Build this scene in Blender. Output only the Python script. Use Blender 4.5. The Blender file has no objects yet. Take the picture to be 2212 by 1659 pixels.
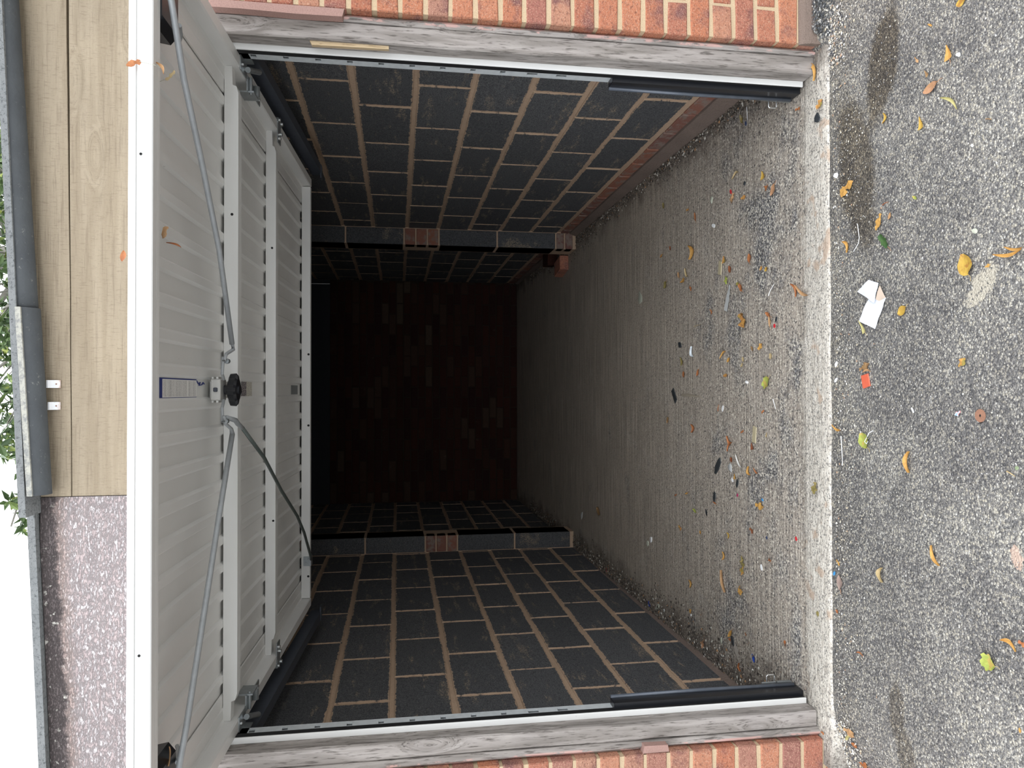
import bpy, bmesh, math, random
import numpy as np
from mathutils import Vector, Matrix, noise
R = random.Random(7)
SC = bpy.context.scene
COL = SC.collection

# ---------------------------------------------------------------- camera, sky, exposure
# phone held on its side: the photograph's left is up in the world
F_PX, PITCH, YAW = 1587.0, math.radians(8.8818), math.radians(0.5885)
fw = Vector((math.sin(YAW) * math.cos(PITCH), math.cos(YAW) * math.cos(PITCH), -math.sin(PITCH)))
rt = Vector((math.cos(YAW), -math.sin(YAW), 0))
up = rt.cross(fw)
cd = bpy.data.cameras.new('camera')
cd.sensor_fit = 'HORIZONTAL'; cd.sensor_width = 36.0; cd.lens = 36.0 * F_PX / 2212.0
cd.clip_start = 0.05; cd.clip_end = 200
cam = bpy.data.objects.new('camera', cd); COL.objects.link(cam)
mx = Matrix((-up, rt, -fw)).transposed().to_4x4()
mx.translation = Vector((0, -2.19, 1.306))
cam.matrix_world = mx
SC.camera = cam
SC.view_settings.view_transform = 'Standard'; SC.view_settings.look = 'None'
SC.view_settings.gamma = 1.0; SC.view_settings.use_curve_mapping = False
SC.view_settings.exposure = 1.62

w = bpy.data.worlds.new('overcast_sky'); SC.world = w; w.use_nodes = True
nt = w.node_tree; nt.nodes.clear()
wo = nt.nodes.new('ShaderNodeOutputWorld'); wb = nt.nodes.new('ShaderNodeBackground')
tc = nt.nodes.new('ShaderNodeTexCoord'); mp = nt.nodes.new('ShaderNodeMapping'); mp.inputs['Scale'].default_value = (1, 1, 2.5)
ns = nt.nodes.new('ShaderNodeTexNoise'); ns.inputs['Scale'].default_value = 1.6; ns.inputs['Detail'].default_value = 5
rp = nt.nodes.new('ShaderNodeValToRGB')
rp.color_ramp.elements[0].position = 0.3; rp.color_ramp.elements[0].color = (0.80, 0.88, 1.0, 1)
rp.color_ramp.elements[1].position = 0.65; rp.color_ramp.elements[1].color = (1.0, 1.0, 1.0, 1)
nt.links.new(tc.outputs['Generated'], mp.inputs['Vector']); nt.links.new(mp.outputs['Vector'], ns.inputs['Vector'])
nt.links.new(ns.outputs['Fac'], rp.inputs['Fac']); nt.links.new(rp.outputs['Color'], wb.inputs['Color'])
wb.inputs['Strength'].default_value = 1.0
nt.links.new(wb.outputs['Background'], wo.inputs['Surface'])

# ---------------------------------------------------------------- material helpers
class NT:
    def __init__(s, name, rough=0.8, metal=0.0, spec=0.5):
        s.m = bpy.data.materials.new(name); s.m.use_nodes = True
        s.t = s.m.node_tree; s.b = s.t.nodes['Principled BSDF']
        s.b.inputs['Roughness'].default_value = rough; s.b.inputs['Metallic'].default_value = metal
        s.b.inputs['Specular IOR Level'].default_value = spec
    def node(s, t, **kw):
        n = s.t.nodes.new(t)
        for k, v in kw.items(): setattr(n, k, v)
        return n
    def put(s, sock, v):
        if hasattr(v, 'links') or isinstance(v, bpy.types.NodeSocket): s.t.links.new(v, sock)
        elif v is not None:
            if isinstance(v, tuple) and len(v) == 3 and sock.type == 'RGBA': v = (*v, 1)
            sock.default_value = v
    def pos(s): return s.node('ShaderNodeNewGeometry').outputs['Position']
    def obj(s): return s.node('ShaderNodeTexCoord').outputs['Object']
    def rnd(s): return s.node('ShaderNodeObjectInfo').outputs['Random']
    def attr(s, name): return s.node('ShaderNodeAttribute', attribute_name=name)
    def map(s, vec, scale=(1, 1, 1), loc=None, rot=None):
        n = s.node('ShaderNodeMapping'); s.put(n.inputs['Vector'], vec); s.put(n.inputs['Scale'], scale)
        if loc is not None: s.put(n.inputs['Location'], loc)
        if rot is not None: s.put(n.inputs['Rotation'], rot)
        return n.outputs['Vector']
    def noise(s, vec, scale=5, detail=3, rough=0.55, dist=0, col=False):
        n = s.node('ShaderNodeTexNoise'); s.put(n.inputs['Vector'], vec)
        for k, v in (('Scale', scale), ('Detail', detail), ('Roughness', rough), ('Distortion', dist)): s.put(n.inputs[k], v)
        return n.outputs['Color' if col else 'Fac']
    def voro(s, vec, scale=5, feature='F1', out='Distance', rand=1.0):
        n = s.node('ShaderNodeTexVoronoi', feature=feature); s.put(n.inputs['Vector'], vec); s.put(n.inputs['Scale'], scale)
        s.put(n.inputs['Randomness'], rand)
        return n.outputs[out]
    def ramp(s, fac, stops, interp='LINEAR'):
        n = s.node('ShaderNodeValToRGB'); e = n.color_ramp.elements; n.color_ramp.interpolation = interp
        while len(e) < len(stops): e.new(0.5)
        for i, (p, c) in enumerate(stops):
            e[i].position = p; e[i].color = (c, c, c, 1) if isinstance(c, (int, float)) else (*c, 1)
        s.put(n.inputs['Fac'], fac)
        return n.outputs['Color']
    def mix(s, fac, a, b, mode='MIX'):
        n = s.node('ShaderNodeMix', data_type='RGBA', blend_type=mode)
        s.put(n.inputs[0], fac); s.put(n.inputs[6], a); s.put(n.inputs[7], b)
        return n.outputs[2]
    def math(s, op, a, b=None, c=None, clamp=False):
        n = s.node('ShaderNodeMath', operation=op, use_clamp=clamp); s.put(n.inputs[0], a)
        if b is not None: s.put(n.inputs[1], b)
        if c is not None: s.put(n.inputs[2], c)
        return n.outputs[0]
    def sep(s, v):
        n = s.node('ShaderNodeSeparateXYZ'); s.put(n.inputs[0], v); return n.outputs
    def comb(s, x=0, y=0, z=0):
        n = s.node('ShaderNodeCombineXYZ')
        for i, v in enumerate((x, y, z)): s.put(n.inputs[i], v)
        return n.outputs[0]
    def rng(s, v, a, b, c=0.0, d=1.0):
        n = s.node('ShaderNodeMapRange', interpolation_type='SMOOTHSTEP'); s.put(n.inputs['Value'], v)
        for k, x in (('From Min', a), ('From Max', b), ('To Min', c), ('To Max', d)): s.put(n.inputs[k], x)
        return n.outputs['Result']
    def color(s, c): s.put(s.b.inputs['Base Color'], c); return s
    def rough(s, r): s.put(s.b.inputs['Roughness'], r); return s
    def bump(s, h, dist=0.002, strength=1.0):
        n = s.node('ShaderNodeBump'); s.put(n.inputs['Height'], h); s.put(n.inputs['Distance'], dist); s.put(n.inputs['Strength'], strength)
        s.t.links.new(n.outputs['Normal'], s.b.inputs['Normal']); return s
    def shifted(s, k=37.0):
        """object coordinates shifted per object, so copies of one mesh differ"""
        r = s.math('MULTIPLY', s.rnd(), k)
        n = s.node('ShaderNodeVectorMath', operation='ADD'); s.put(n.inputs[0], s.obj()); s.put(n.inputs[1], s.comb(r, r, r))
        return n.outputs[0]

MAT = {}
def simple(name, c, rough=0.6, metal=0.0, var=0.12, scale=30, bump=0.0, spec=0.5):
    t = NT(name, rough, metal, spec); p = t.obj()
    n = t.noise(p, scale, 4)
    t.color(t.mix(n, tuple(x * (1 - var) for x in c), tuple(min(1, x * (1 + var)) for x in c)))
    if bump: t.bump(n, bump)
    MAT[name] = t.m
    return t.m

# bricks of the front wall
t = NT('red_brick', 0.9, spec=0.25); p = t.shifted()
base = t.ramp(t.rnd(), [(0.0, (0.432, 0.156, 0.102)), (0.2, (0.528, 0.198, 0.108)), (0.4, (0.396, 0.156, 0.120)), (0.6, (0.552, 0.216, 0.120)), (0.8, (0.504, 0.264, 0.180)), (1.0, (0.336, 0.144, 0.120))])
big = t.noise(p, 11, 3)
base = t.mix(t.rng(big, 0.5, 0.72), base, (0.22, 0.10, 0.095))
fine = t.noise(p, 260, 3, 0.7)
base = t.mix(t.rng(fine, 0.50, 0.66, 0, 0.75), base, (0.64, 0.40, 0.28))
base = t.mix(t.rng(t.noise(p, 120, 3, 0.7), 0.52, 0.66, 0, 0.65), base, (0.20, 0.08, 0.06))
t.color(base); h = t.math('ADD', t.noise(p, 160, 4, 0.75), t.math('MULTIPLY', t.noise(p, 30, 3), 1.6)); t.bump(h, 0.006, 1.0); MAT['red_brick'] = t.m
# bricks of the back wall, dim, some smeared with old mortar
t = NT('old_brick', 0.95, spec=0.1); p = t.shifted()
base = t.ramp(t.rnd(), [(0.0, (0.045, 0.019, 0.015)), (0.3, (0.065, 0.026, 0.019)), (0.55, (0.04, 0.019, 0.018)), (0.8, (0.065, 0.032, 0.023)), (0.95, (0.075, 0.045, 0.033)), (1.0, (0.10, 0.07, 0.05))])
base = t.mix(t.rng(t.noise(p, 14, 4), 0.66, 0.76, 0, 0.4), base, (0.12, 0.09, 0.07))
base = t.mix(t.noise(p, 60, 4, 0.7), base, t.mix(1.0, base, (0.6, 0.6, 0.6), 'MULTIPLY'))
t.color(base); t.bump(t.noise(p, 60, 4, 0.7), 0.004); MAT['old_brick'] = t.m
t = NT('plinth_brick', 0.95, spec=0.15); p = t.shifted()
base = t.mix(t.rnd(), (0.30, 0.13, 0.085), (0.19, 0.095, 0.08)); base = t.mix(t.rng(t.noise(p, 16, 5, 0.7), 0.45, 0.62, 0, 0.9), base, (0.25, 0.20, 0.17))
t.color(base); t.bump(t.noise(p, 60, 4, 0.7), 0.005); MAT['plinth_brick'] = t.m
# mortar
def mortar(name, a, b, scale=60, dist=0.002):
    t = NT(name, 0.95, spec=0.15); p = t.pos()
    c = t.mix(t.noise(p, 6, 4), a, b); c = t.mix(t.rng(t.noise(p, 280, 2), 0.35, 0.6, 0.3, 0), c, tuple(x * 0.5 for x in a))
    t.color(c); t.bump(t.noise(p, scale, 5, 0.7), dist); MAT[name] = t.m
mortar('sand_mortar', (0.600, 0.462, 0.300), (0.516, 0.396, 0.264))
mortar('brown_mortar', (0.552, 0.396, 0.276), (0.408, 0.300, 0.216))
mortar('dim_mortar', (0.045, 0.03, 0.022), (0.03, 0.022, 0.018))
mortar('pink_filler', (0.418, 0.257, 0.218), (0.360, 0.234, 0.203), 300, 0.0006)
mortar('grey_fillet', (0.30, 0.23, 0.19), (0.17, 0.13, 0.11), 90, 0.008)
# black clinker blocks; mortar smeared raggedly over their edges (attribute ed: 0 at the arris, 1 inside)
t = NT('clinker_block', 0.85, spec=0.3); p = t.shifted()
fine = t.noise(p, 240, 4, 0.75)
base = t.ramp(fine, [(0.36, (0.036, 0.037, 0.040)), (0.5, (0.098, 0.101, 0.106)), (0.64, (0.204, 0.204, 0.204))])
base = t.mix(t.rng(t.rnd(), 0, 1, 0.0, 0.35), base, (0.05, 0.052, 0.057))
base = t.mix(t.rng(t.noise(p, 75, 4, 0.75), 0.52, 0.66, 0, 0.55), base, (0.025, 0.026, 0.028))
scuff = t.math('MULTIPLY', t.rng(t.noise(t.map(p, (5, 22, 5)), 1.0, 5, 0.65), 0.56, 0.66), t.rng(t.noise(p, 130, 3, 0.7), 0.46, 0.58))
base = t.mix(t.math('MULTIPLY', scuff, 0.8), base, (0.36, 0.28, 0.20))
ed = t.attr('ed').outputs['Fac']
e2 = t.math('ADD', ed, t.math('MULTIPLY', t.math('SUBTRACT', t.noise(p, 38, 6, 0.8), 0.5), 2.3))
mask = t.rng(e2, 0.16, 0.26, 1, 0)
mcol = t.mix(t.noise(p, 12, 4), (0.552, 0.396, 0.276), (0.408, 0.300, 0.216))
t.color(t.mix(mask, base, mcol))
h = t.math('ADD', t.math('MULTIPLY', fine, 0.7), t.noise(p, 70, 4, 0.8)); t.bump(t.math('ADD', h, t.math('MULTIPLY', mask, 0.25)), 0.0035, 1.0); MAT['clinker_block'] = t.m

# concrete garage floor: broom lines run across the garage, bare aggregate in worn patches, worn pale threshold
t = NT('worn_concrete', 0.92, spec=0.25); P = t.pos(); x, y, z = t.sep(P)
stria = t.noise(t.map(P, (2.2, 95, 2)), 1.0, 5, 0.62)
stria2 = t.noise(t.map(P, (1.0, 38, 1)), 1.0, 3, 0.6)
c = t.mix(t.noise(P, 2.3, 5, 0.6), (0.552, 0.474, 0.384), (0.420, 0.360, 0.294))
c = t.mix(t.rng(t.noise(P, 5.0, 4, 0.6, 1.0), 0.5, 0.75, 0, 0.45), c, (0.600, 0.540, 0.468))
c = t.mix(t.rng(stria, 0.35, 0.7), t.mix(1.0, c, (0.72, 0.72, 0.72), 'MULTIPLY'), t.mix(1.0, c, (1.22, 1.22, 1.22), 'MULTIPLY'))
cell = t.voro(P, 190, 'F1', 'Color'); cr = t.sep(cell)[0]
agg = t.ramp(cr, [(0.0, (0.042, 0.044, 0.050)), (0.3, (0.156, 0.156, 0.162)), (0.55, (0.360, 0.336, 0.300)), (0.8, (0.600, 0.552, 0.456)), (1.0, (0.850, 0.850, 0.792))], 'CONSTANT')
big = t.noise(t.map(P, (2.2, 3.2, 1), (0.8, 0.35, 0)), 1.0, 5, 0.65)
zone = t.math('MULTIPLY', t.rng(y, 0.10, 0.16), t.rng(y, 0.25, 1.6, 1, 0.0))
wear = t.rng(t.math('ADD', big, t.math('MULTIPLY', zone, 0.13)), 0.58, 0.74)
grit = t.rng(t.noise(P, 150, 3, 0.7), 0.36, 0.52)
c = t.mix(t.math('ADD', t.math('MULTIPLY', wear, 0.55), t.rng(y, 0.1, 1.9, 0.34, 0.05)), c, t.mix(1.0, agg, (1.0, 1.03, 1.08), 'MULTIPLY'))
sp = t.math('MULTIPLY', t.rng(cr, 0.90, 0.92), t.rng(y, 0.1, 2.8, 0.7, 0.1)); c = t.mix(sp, c, (0.75, 0.70, 0.6))
sp = t.math('MULTIPLY', t.rng(t.sep(cell)[1], 0.90, 0.92), t.rng(y, 0.1, 3.0, 0.8, 0.2)); c = t.mix(sp, c, (0.05, 0.05, 0.055))
th = t.rng(t.math('ADD', y, t.math('MULTIPLY', t.math('SUBTRACT', t.noise(P, 9, 5, 0.7), 0.5), 0.11)), 0.085, 0.125, 1, 0)
tcol = t.mix(t.rng(t.noise(t.map(P, (22, 75, 22)), 1.0, 5, 0.8), 0.36, 0.60), (0.56, 0.51, 0.44), (0.85, 0.80, 0.71))
tcol = t.mix(t.rng(t.noise(P, 150, 3, 0.8), 0.54, 0.62, 0, 0.85), tcol, (0.12, 0.115, 0.11))
tcol = t.mix(t.rng(t.sep(cell)[2], 0.86, 0.9, 0, 0.7), tcol, (0.16, 0.155, 0.15))
tcol = t.mix(t.rng(t.noise(P, 13, 3, 0.5), 0.62, 0.70, 0, 0.75), tcol, (0.55, 0.40, 0.29))
c = t.mix(t.math('MULTIPLY', th, 0.86), c, tcol)
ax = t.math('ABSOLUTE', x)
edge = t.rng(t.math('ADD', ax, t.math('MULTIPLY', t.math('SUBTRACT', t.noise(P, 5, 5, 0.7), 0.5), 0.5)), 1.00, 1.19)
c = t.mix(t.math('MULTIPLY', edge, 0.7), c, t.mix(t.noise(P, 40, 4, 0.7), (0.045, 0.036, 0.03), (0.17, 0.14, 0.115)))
t.color(c)
h = t.math('ADD', t.math('MULTIPLY', stria, 1.3), t.math('MULTIPLY', stria2, 0.8))
h = t.math('ADD', h, t.math('MULTIPLY', t.noise(P, 170, 3, 0.75), 0.9))
h = t.math('ADD', h, t.math('MULTIPLY', t.math('MULTIPLY', t.noise(t.map(P, (24, 70, 9)), 1.0, 4, 0.8), th), 2.4))
t.bump(h, 0.0045, 1.0); MAT['worn_concrete'] = t.m

# tarmac
t = NT('tarmac', 0.88, spec=0.35); P = t.pos(); x, y, z = t.sep(P)
Pd = t.node('ShaderNodeVectorMath', operation='ADD'); t.put(Pd.inputs[0], P); t.put(Pd.inputs[1], t.map(t.noise(P, 160, 2, col=True), (0.006, 0.006, 0.006)))
Pd = Pd.outputs[0]
cell = t.voro(Pd, 185, 'F1', 'Color'); d1 = t.voro(Pd, 185, 'F1', 'Distance'); s3 = t.sep(cell)
cell2 = t.voro(Pd, 400, 'F1', 'Color'); s4 = t.sep(cell2)
c = t.ramp(s3[0], [(0.0, (0.043, 0.042, 0.046)), (0.25, (0.119, 0.116, 0.117)), (0.5, (0.238, 0.231, 0.220)), (0.68, (0.367, 0.348, 0.312)), (0.85, (0.626, 0.570, 0.444)), (1.0, (0.765, 0.748, 0.685))])
c2 = t.ramp(s4[0], [(0.0, (0.065, 0.063, 0.066)), (0.4, (0.216, 0.211, 0.202)), (0.8, (0.454, 0.422, 0.353)), (1.0, (0.670, 0.634, 0.554))])
c = t.mix(0.42, c, c2)
c = t.mix(t.rng(d1, 0.35, 0.75, 0.0, 0.55), c, (0.09, 0.09, 0.095))
lowf = t.noise(P, 3.5, 5, 0.6)
c = t.mix(t.rng(lowf, 0.35, 0.7), t.mix(1.0, c, (0.80, 0.80, 0.82), 'MULTIPLY'), t.mix(1.0, c, (1.25, 1.25, 1.24), 'MULTIPLY'))
def blot(t, P, cx, cy, rx, ry, rot, nscale=9, namp=0.8, soft=0.35):
    q = t.map(P, (1 / rx, 1 / ry, 0), None, None)
    n = t.node('ShaderNodeVectorMath', operation='SUBTRACT'); t.put(n.inputs[0], P); n.inputs[1].default_value = (cx, cy, 0)
    r = t.node('ShaderNodeVectorRotate', rotation_type='Z_AXIS'); t.put(r.inputs['Vector'], n.outputs[0]); r.inputs['Angle'].default_value = -rot
    sx, sy, sz = t.sep(t.map(r.outputs[0], (1 / rx, 1 / ry, 0)))
    d = t.math('SQRT', t.math('ADD', t.math('MULTIPLY', sx, sx), t.math('MULTIPLY', sy, sy)))
    d = t.math('ADD', d, t.math('MULTIPLY', t.math('SUBTRACT', t.noise(P, nscale, 5, 0.65), 0.5), namp))
    return t.rng(d, 1 - soft, 1.0, 1, 0)
damp = (0.42, 0.36, 0.28)
for (cx, cy, rx, ry, rot, k) in ((0.93, -0.30, 0.20, 0.075, math.radians(-12), 0.85), (0.66, -0.17, 0.30, 0.10, math.radians(10), 0.8), (-0.88, -0.34, 0.10, 0.04, 0, 0.6), (-1.0, -0.38, 0.10, 0.05, 0.2, 0.6)):
    m = blot(t, P, cx, cy, rx, ry, rot)
    c = t.mix(t.math('MULTIPLY', m, k), c, t.mix(1.0, c, damp, 'MULTIPLY'))
m = blot(t, P, 0.245, -0.65, 0.068, 0.030, math.radians(-52), 30, 1.9, 0.12); c = t.mix(t.math('MULTIPLY', m, 0.85), c, t.mix(t.rng(t.noise(P, 130, 2), 0.6, 0.66), (0.58, 0.53, 0.43), (0.12, 0.12, 0.12)))
m = blot(t, P, -0.37, -0.745, 0.028, 0.018, 0.3, 60, 1.7, 0.15); c = t.mix(t.math('MULTIPLY', m, 0.8), c, (0.66, 0.48, 0.38))
ed = t.math('MULTIPLY', t.rng(y, -0.22, -0.05), t.rng(t.noise(P, 7, 4), 0.35, 0.65)); c = t.mix(t.math('MULTIPLY', ed, 0.5), c, t.mix(1.0, c, (0.62, 0.58, 0.52), 'MULTIPLY'))
t.color(c)
h = t.math('ADD', t.math('MULTIPLY', d1, -1.3), t.math('MULTIPLY', t.noise(P, 110, 4, 0.8), 1.0)); t.bump(h, 0.0038, 1.0); MAT['tarmac'] = t.m

# timber; grain along the local axis ax
def timber(name, ax, a, b, dark, fibre=170, knots=True, crossaw=0.0, flake=None, pinkx=None, seed=0.0, shadow=0.0, topdirt=None, coords='pos'):
    t = NT(name, 0.85, spec=0.2); P = t.pos(); xyz = t.sep(P)
    al = xyz[ax]
    sc = [1.0, 1.0, 1.0]; sc[ax] = 0.10 if not crossaw else 0.05
    q = t.map(P, tuple(sc), (seed, seed, seed))
    ksc = [1.0, 1.0, 1.0]; ksc[ax] = 0.28
    kv = t.map(P, tuple(ksc), (seed * 2, seed, seed))
    kd = t.voro(kv, 8.5, 'F1', 'Distance')
    near = t.rng(kd, 0.02, 0.30, 1, 0)
    vec = t.node('ShaderNodeVectorMath', operation='ADD'); t.put(vec.inputs[0], q)
    t.put(vec.inputs[1], t.map(t.comb(near, near, near), (0.035, 0.035, 0.035)))
    fib = t.noise(vec.outputs[0], fibre, 4, 0.6)
    ring = t.noise(vec.outputs[0], fibre * 0.22, 3, 0.5, 0.6)
    c = t.mix(t.rng(ring, 0.3, 0.7), a, b)
    c = t.mix(t.rng(fib, 0.52, 0.68, 0, 0.35 if crossaw else 0.8), c, dark)
    c = t.mix(t.noise(P, 7, 3), c, t.mix(1.0, c, (0.82, 0.82, 0.84), 'MULTIPLY'))
    h = t.math('MULTIPLY', fib, -1.0)
    if knots:
        kr = t.math('SINE', t.math('MULTIPLY', kd, 230))
        km = t.rng(kd, 0.03, 0.055, 1, 0)
        c = t.mix(t.math('MULTIPLY', km, 0.65), c, t.mix(t.rng(kr, -1, 1), dark, tuple(v * 0.6 for v in a)))
    if crossaw:
        s2 = [1.0, 1.0, 1.0]; s2[ax] = 7.0
        saw = t.noise(t.map(P, tuple(s2)), 42, 3, 0.6)
        c = t.mix(t.rng(saw, 0.54, 0.70, 0, crossaw), c, dark); h = t.math('ADD', h, t.math('MULTIPLY', saw, -0.8))
        c = t.mix(t.rng(t.noise(P, 190, 3, 0.7), 0.56, 0.72, 0, crossaw * 0.8), c, dark)
    if flake:
        s2 = [1.0, 1.0, 1.0]; s2[ax] = 0.35
        fm = t.rng(t.noise(t.map(P, tuple(s2)), 130, 6, 0.8), 0.44, 0.58)
        c = t.mix(t.math('MULTIPLY', fm, 0.7), c, flake); h = t.math('ADD', h, fm)
    if topdirt:
        z0, z1, slope = topdirt
        zz = t.math('SUBTRACT', xyz[2], t.math('MULTIPLY', xyz[0], slope))
        nz = t.math('ADD', zz, t.math('MULTIPLY', t.math('SUBTRACT', t.noise(t.map(P, (1, 1, 0.25)), 45, 5, 0.7), 0.5), 0.05))
        c = t.mix(t.rng(nz, z0 - 0.035, z0, 0, 0.5), c, (0.36, 0.25, 0.20))
        c = t.mix(t.rng(nz, z0 - 0.006, z0 + 0.012, 0, 0.92), c, t.mix(t.rng(t.noise(P, 60, 4), 0.62, 0.68), (0.10, 0.085, 0.085), (0.55, 0.53, 0.48)))
    if pinkx:
        axx = t.math('ABSOLUTE', xyz[0])
        pm = t.math('MULTIPLY', t.rng(axx, pinkx, pinkx + 0.004), t.rng(t.noise(t.map(P, (1, 1, 0.4)), 22, 5, 0.7), 0.50, 0.56))
        c = t.mix(t.math('MULTIPLY', pm, 0.85), c, (0.60, 0.38, 0.34))
    t.color(c); t.bump(h, 0.0022, 1.0); MAT[name] = t.m
timber('grey_timber', 2, (0.432, 0.396, 0.366), (0.252, 0.228, 0.204), (0.078, 0.066, 0.058), pinkx=1.103)
timber('sawn_fascia', 0, (0.384, 0.318, 0.228), (0.318, 0.258, 0.180), (0.186, 0.144, 0.102), 150, True, 0.4)
timber('painted_fascia', 0, (0.534, 0.442, 0.427), (0.460, 0.386, 0.377), (0.313, 0.239, 0.230), 150, True, 0.25, flake=(0.662, 0.616, 0.616), topdirt=(2.235, 2.26, 0.055))
timber('fresh_splinter', 2, (0.66, 0.52, 0.33), (0.58, 0.44, 0.27), (0.35, 0.25, 0.14), 200, False)

# metals, paints, plastics
t = NT('white_paint', 0.42, spec=0.5); P = t.pos()
c = t.mix(t.rng(t.noise(P, 3, 3), 0.3, 0.7), (0.78, 0.78, 0.76), (0.73, 0.73, 0.71)); c = t.mix(t.rng(t.noise(P, 45, 4, 0.75), 0.70, 0.74, 0, 0.55), c, (0.30, 0.29, 0.27))
t.color(c); MAT['white_paint'] = t.m
simple('galvanised', (0.40, 0.43, 0.44), 0.38, 0.75, 0.25, 60)
simple('dull_steel', (0.36, 0.38, 0.39), 0.5, 0.25, 0.2, 60)
simple('runner_steel', (0.600, 0.636, 0.648), 0.5, 0.15, 0.2, 60)
simple('guard_highlight', (0.10, 0.115, 0.14), 0.3, 0.2, 0.3, 30)  # rolled edge of the black guard, its highlight put into the paler colour
simple('bright_steel', (0.72, 0.73, 0.72), 0.25, 0.9, 0.1, 60)
simple('track_steel', (0.075, 0.085, 0.105), 0.5, 0.3, 0.2, 40)
simple('black_plastic', (0.012, 0.013, 0.016), 0.28, 0.0, 0.2, 40)
simple('black_rubber', (0.010, 0.010, 0.011), 0.6, 0.0, 0.2, 40)
simple('dark_void', (0.012, 0.012, 0.012), 0.9, 0.0, 0.1, 40)
simple('rust_steel', (0.33, 0.17, 0.11), 0.8, 0.2, 0.35, 200, 0.0004)
simple('screw_cable', (0.10, 0.12, 0.11), 0.4, 0.3, 0.2, 40)
simple('dark_board', (0.03, 0.032, 0.04), 0.9)
t = NT('fibre_cement', 0.95, spec=0.15); P = t.pos()
c = t.mix(t.noise(P, 14, 5, 0.7), (0.33, 0.34, 0.335), (0.19, 0.20, 0.205)); c = t.mix(t.rng(t.noise(P, 120, 4, 0.8), 0.50, 0.66, 0, 0.9), c, (0.10, 0.105, 0.11))
t.color(c); t.bump(t.noise(P, 110, 5, 0.8), 0.006); MAT['fibre_cement'] = t.m
t = NT('gutter_cement', 0.85, spec=0.25); P = t.pos()
c = t.mix(t.noise(P, 9, 5, 0.6), (0.10, 0.108, 0.112), (0.05, 0.054, 0.06)); c = t.mix(t.rng(t.noise(P, 60, 5, 0.8), 0.60, 0.72, 0, 0.6), c, (0.36, 0.36, 0.33))
t.color(c); t.bump(t.noise(P, 90, 4), 0.002); MAT['gutter_cement'] = t.m
t = NT('gutter_rim', 0.9); P = t.pos(); t.color(t.mix(t.rng(t.noise(P, 50, 5, 0.8), 0.4, 0.65), (0.40, 0.39, 0.34), (0.20, 0.205, 0.20))); MAT['gutter_rim'] = t.m
t = NT('bracket_paint', 0.5); P = t.pos(); z = t.sep(P)[2]
c = t.mix(t.math('MULTIPLY', t.rng(t.math('ADD', z, t.math('MULTIPLY', t.noise(P, 120, 4), 0.02)), 2.212, 2.226, 1, 0), 0.7), (0.78, 0.79, 0.81), (0.45, 0.22, 0.10)); t.color(c); MAT['bracket_paint'] = t.m

# leaves and litter
def leafmat(name, a, b, c3=None, rough=0.6):
    t = NT(name, rough, spec=0.3); p = t.shifted()
    c = t.mix(t.rng(t.noise(p, 70, 4, 0.6), 0.35, 0.65), a, b)
    if c3: c = t.mix(t.rng(t.noise(p, 45, 3, 0.5), 0.52, 0.60), c, c3)
    vein = t.noise(t.map(p, (60, 420, 60)), 1.0, 3); c = t.mix(t.rng(vein, 0.5, 0.65, 0, 0.4), c, tuple(x * 0.6 for x in a))
    t.color(c); t.bump(vein, 0.0006); MAT['leaf_' + name] = t.m
leafmat('o', (0.619, 0.353, 0.101), (0.533, 0.286, 0.076)); leafmat('y', (0.547, 0.367, 0.071), (0.458, 0.282, 0.056), (0.370, 0.183, 0.042))
leafmat('br', (0.258, 0.151, 0.076), (0.361, 0.227, 0.101)); leafmat('or', (0.458, 0.183, 0.071), (0.355, 0.127, 0.050))
leafmat('oo', (0.585, 0.311, 0.084), (0.396, 0.185, 0.067), (0.292, 0.252, 0.067)); leafmat('rb', (0.222, 0.071, 0.035), (0.310, 0.113, 0.050))
leafmat('gr', (0.043, 0.101, 0.034), (0.069, 0.134, 0.042)); leafmat('gr2', (0.237, 0.318, 0.176), (0.296, 0.353, 0.212))
leafmat('yg', (0.430, 0.462, 0.101), (0.310, 0.370, 0.084), (0.482, 0.353, 0.101)); leafmat('yg2', (0.532, 0.480, 0.212), (0.458, 0.423, 0.176))
leafmat('tanb', (0.499, 0.277, 0.160), (0.413, 0.227, 0.118)); leafmat('tano', (0.532, 0.324, 0.170), (0.458, 0.268, 0.127))
leafmat('ol', (0.232, 0.202, 0.067), (0.327, 0.252, 0.101)); leafmat('yt', (0.532, 0.409, 0.226), (0.458, 0.353, 0.176)); leafmat('pk', (0.357, 0.267, 0.225), (0.305, 0.225, 0.196))
for nm, c in (('wh', (0.85, 0.86, 0.86)), ('wh2', (0.80, 0.86, 0.92)), ('bk', (0.03, 0.035, 0.04)), ('bk2', (0.035, 0.04, 0.042)), ('red', (0.68, 0.14, 0.075)), ('red2', (0.62, 0.03, 0.04)), ('mg', (0.42, 0.03, 0.12)),
              ('bl', (0.06, 0.30, 0.62)), ('nb', (0.03, 0.05, 0.12)), ('dbl', (0.02, 0.07, 0.40)), ('pg', (0.52, 0.54, 0.44)), ('wd', (0.46, 0.40, 0.26)), ('wd2', (0.36, 0.31, 0.24)), ('cp', (0.50, 0.51, 0.50)), ('cp2', (0.68, 0.66, 0.62)), ('pl', (0.42, 0.38, 0.33))):
    MAT['leaf_' + nm] = simple('litter_' + nm, c, 0.55, 0, 0.12, 120)
t = NT('wrapper', 0.35); p = t.obj(); t.color(t.ramp(t.noise(p, 160, 2), [(0.42, (0.30, 0.45, 0.65)), (0.5, (0.85, 0.80, 0.80)), (0.58, (0.70, 0.25, 0.28))])); MAT['leaf_pink'] = t.m
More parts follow.
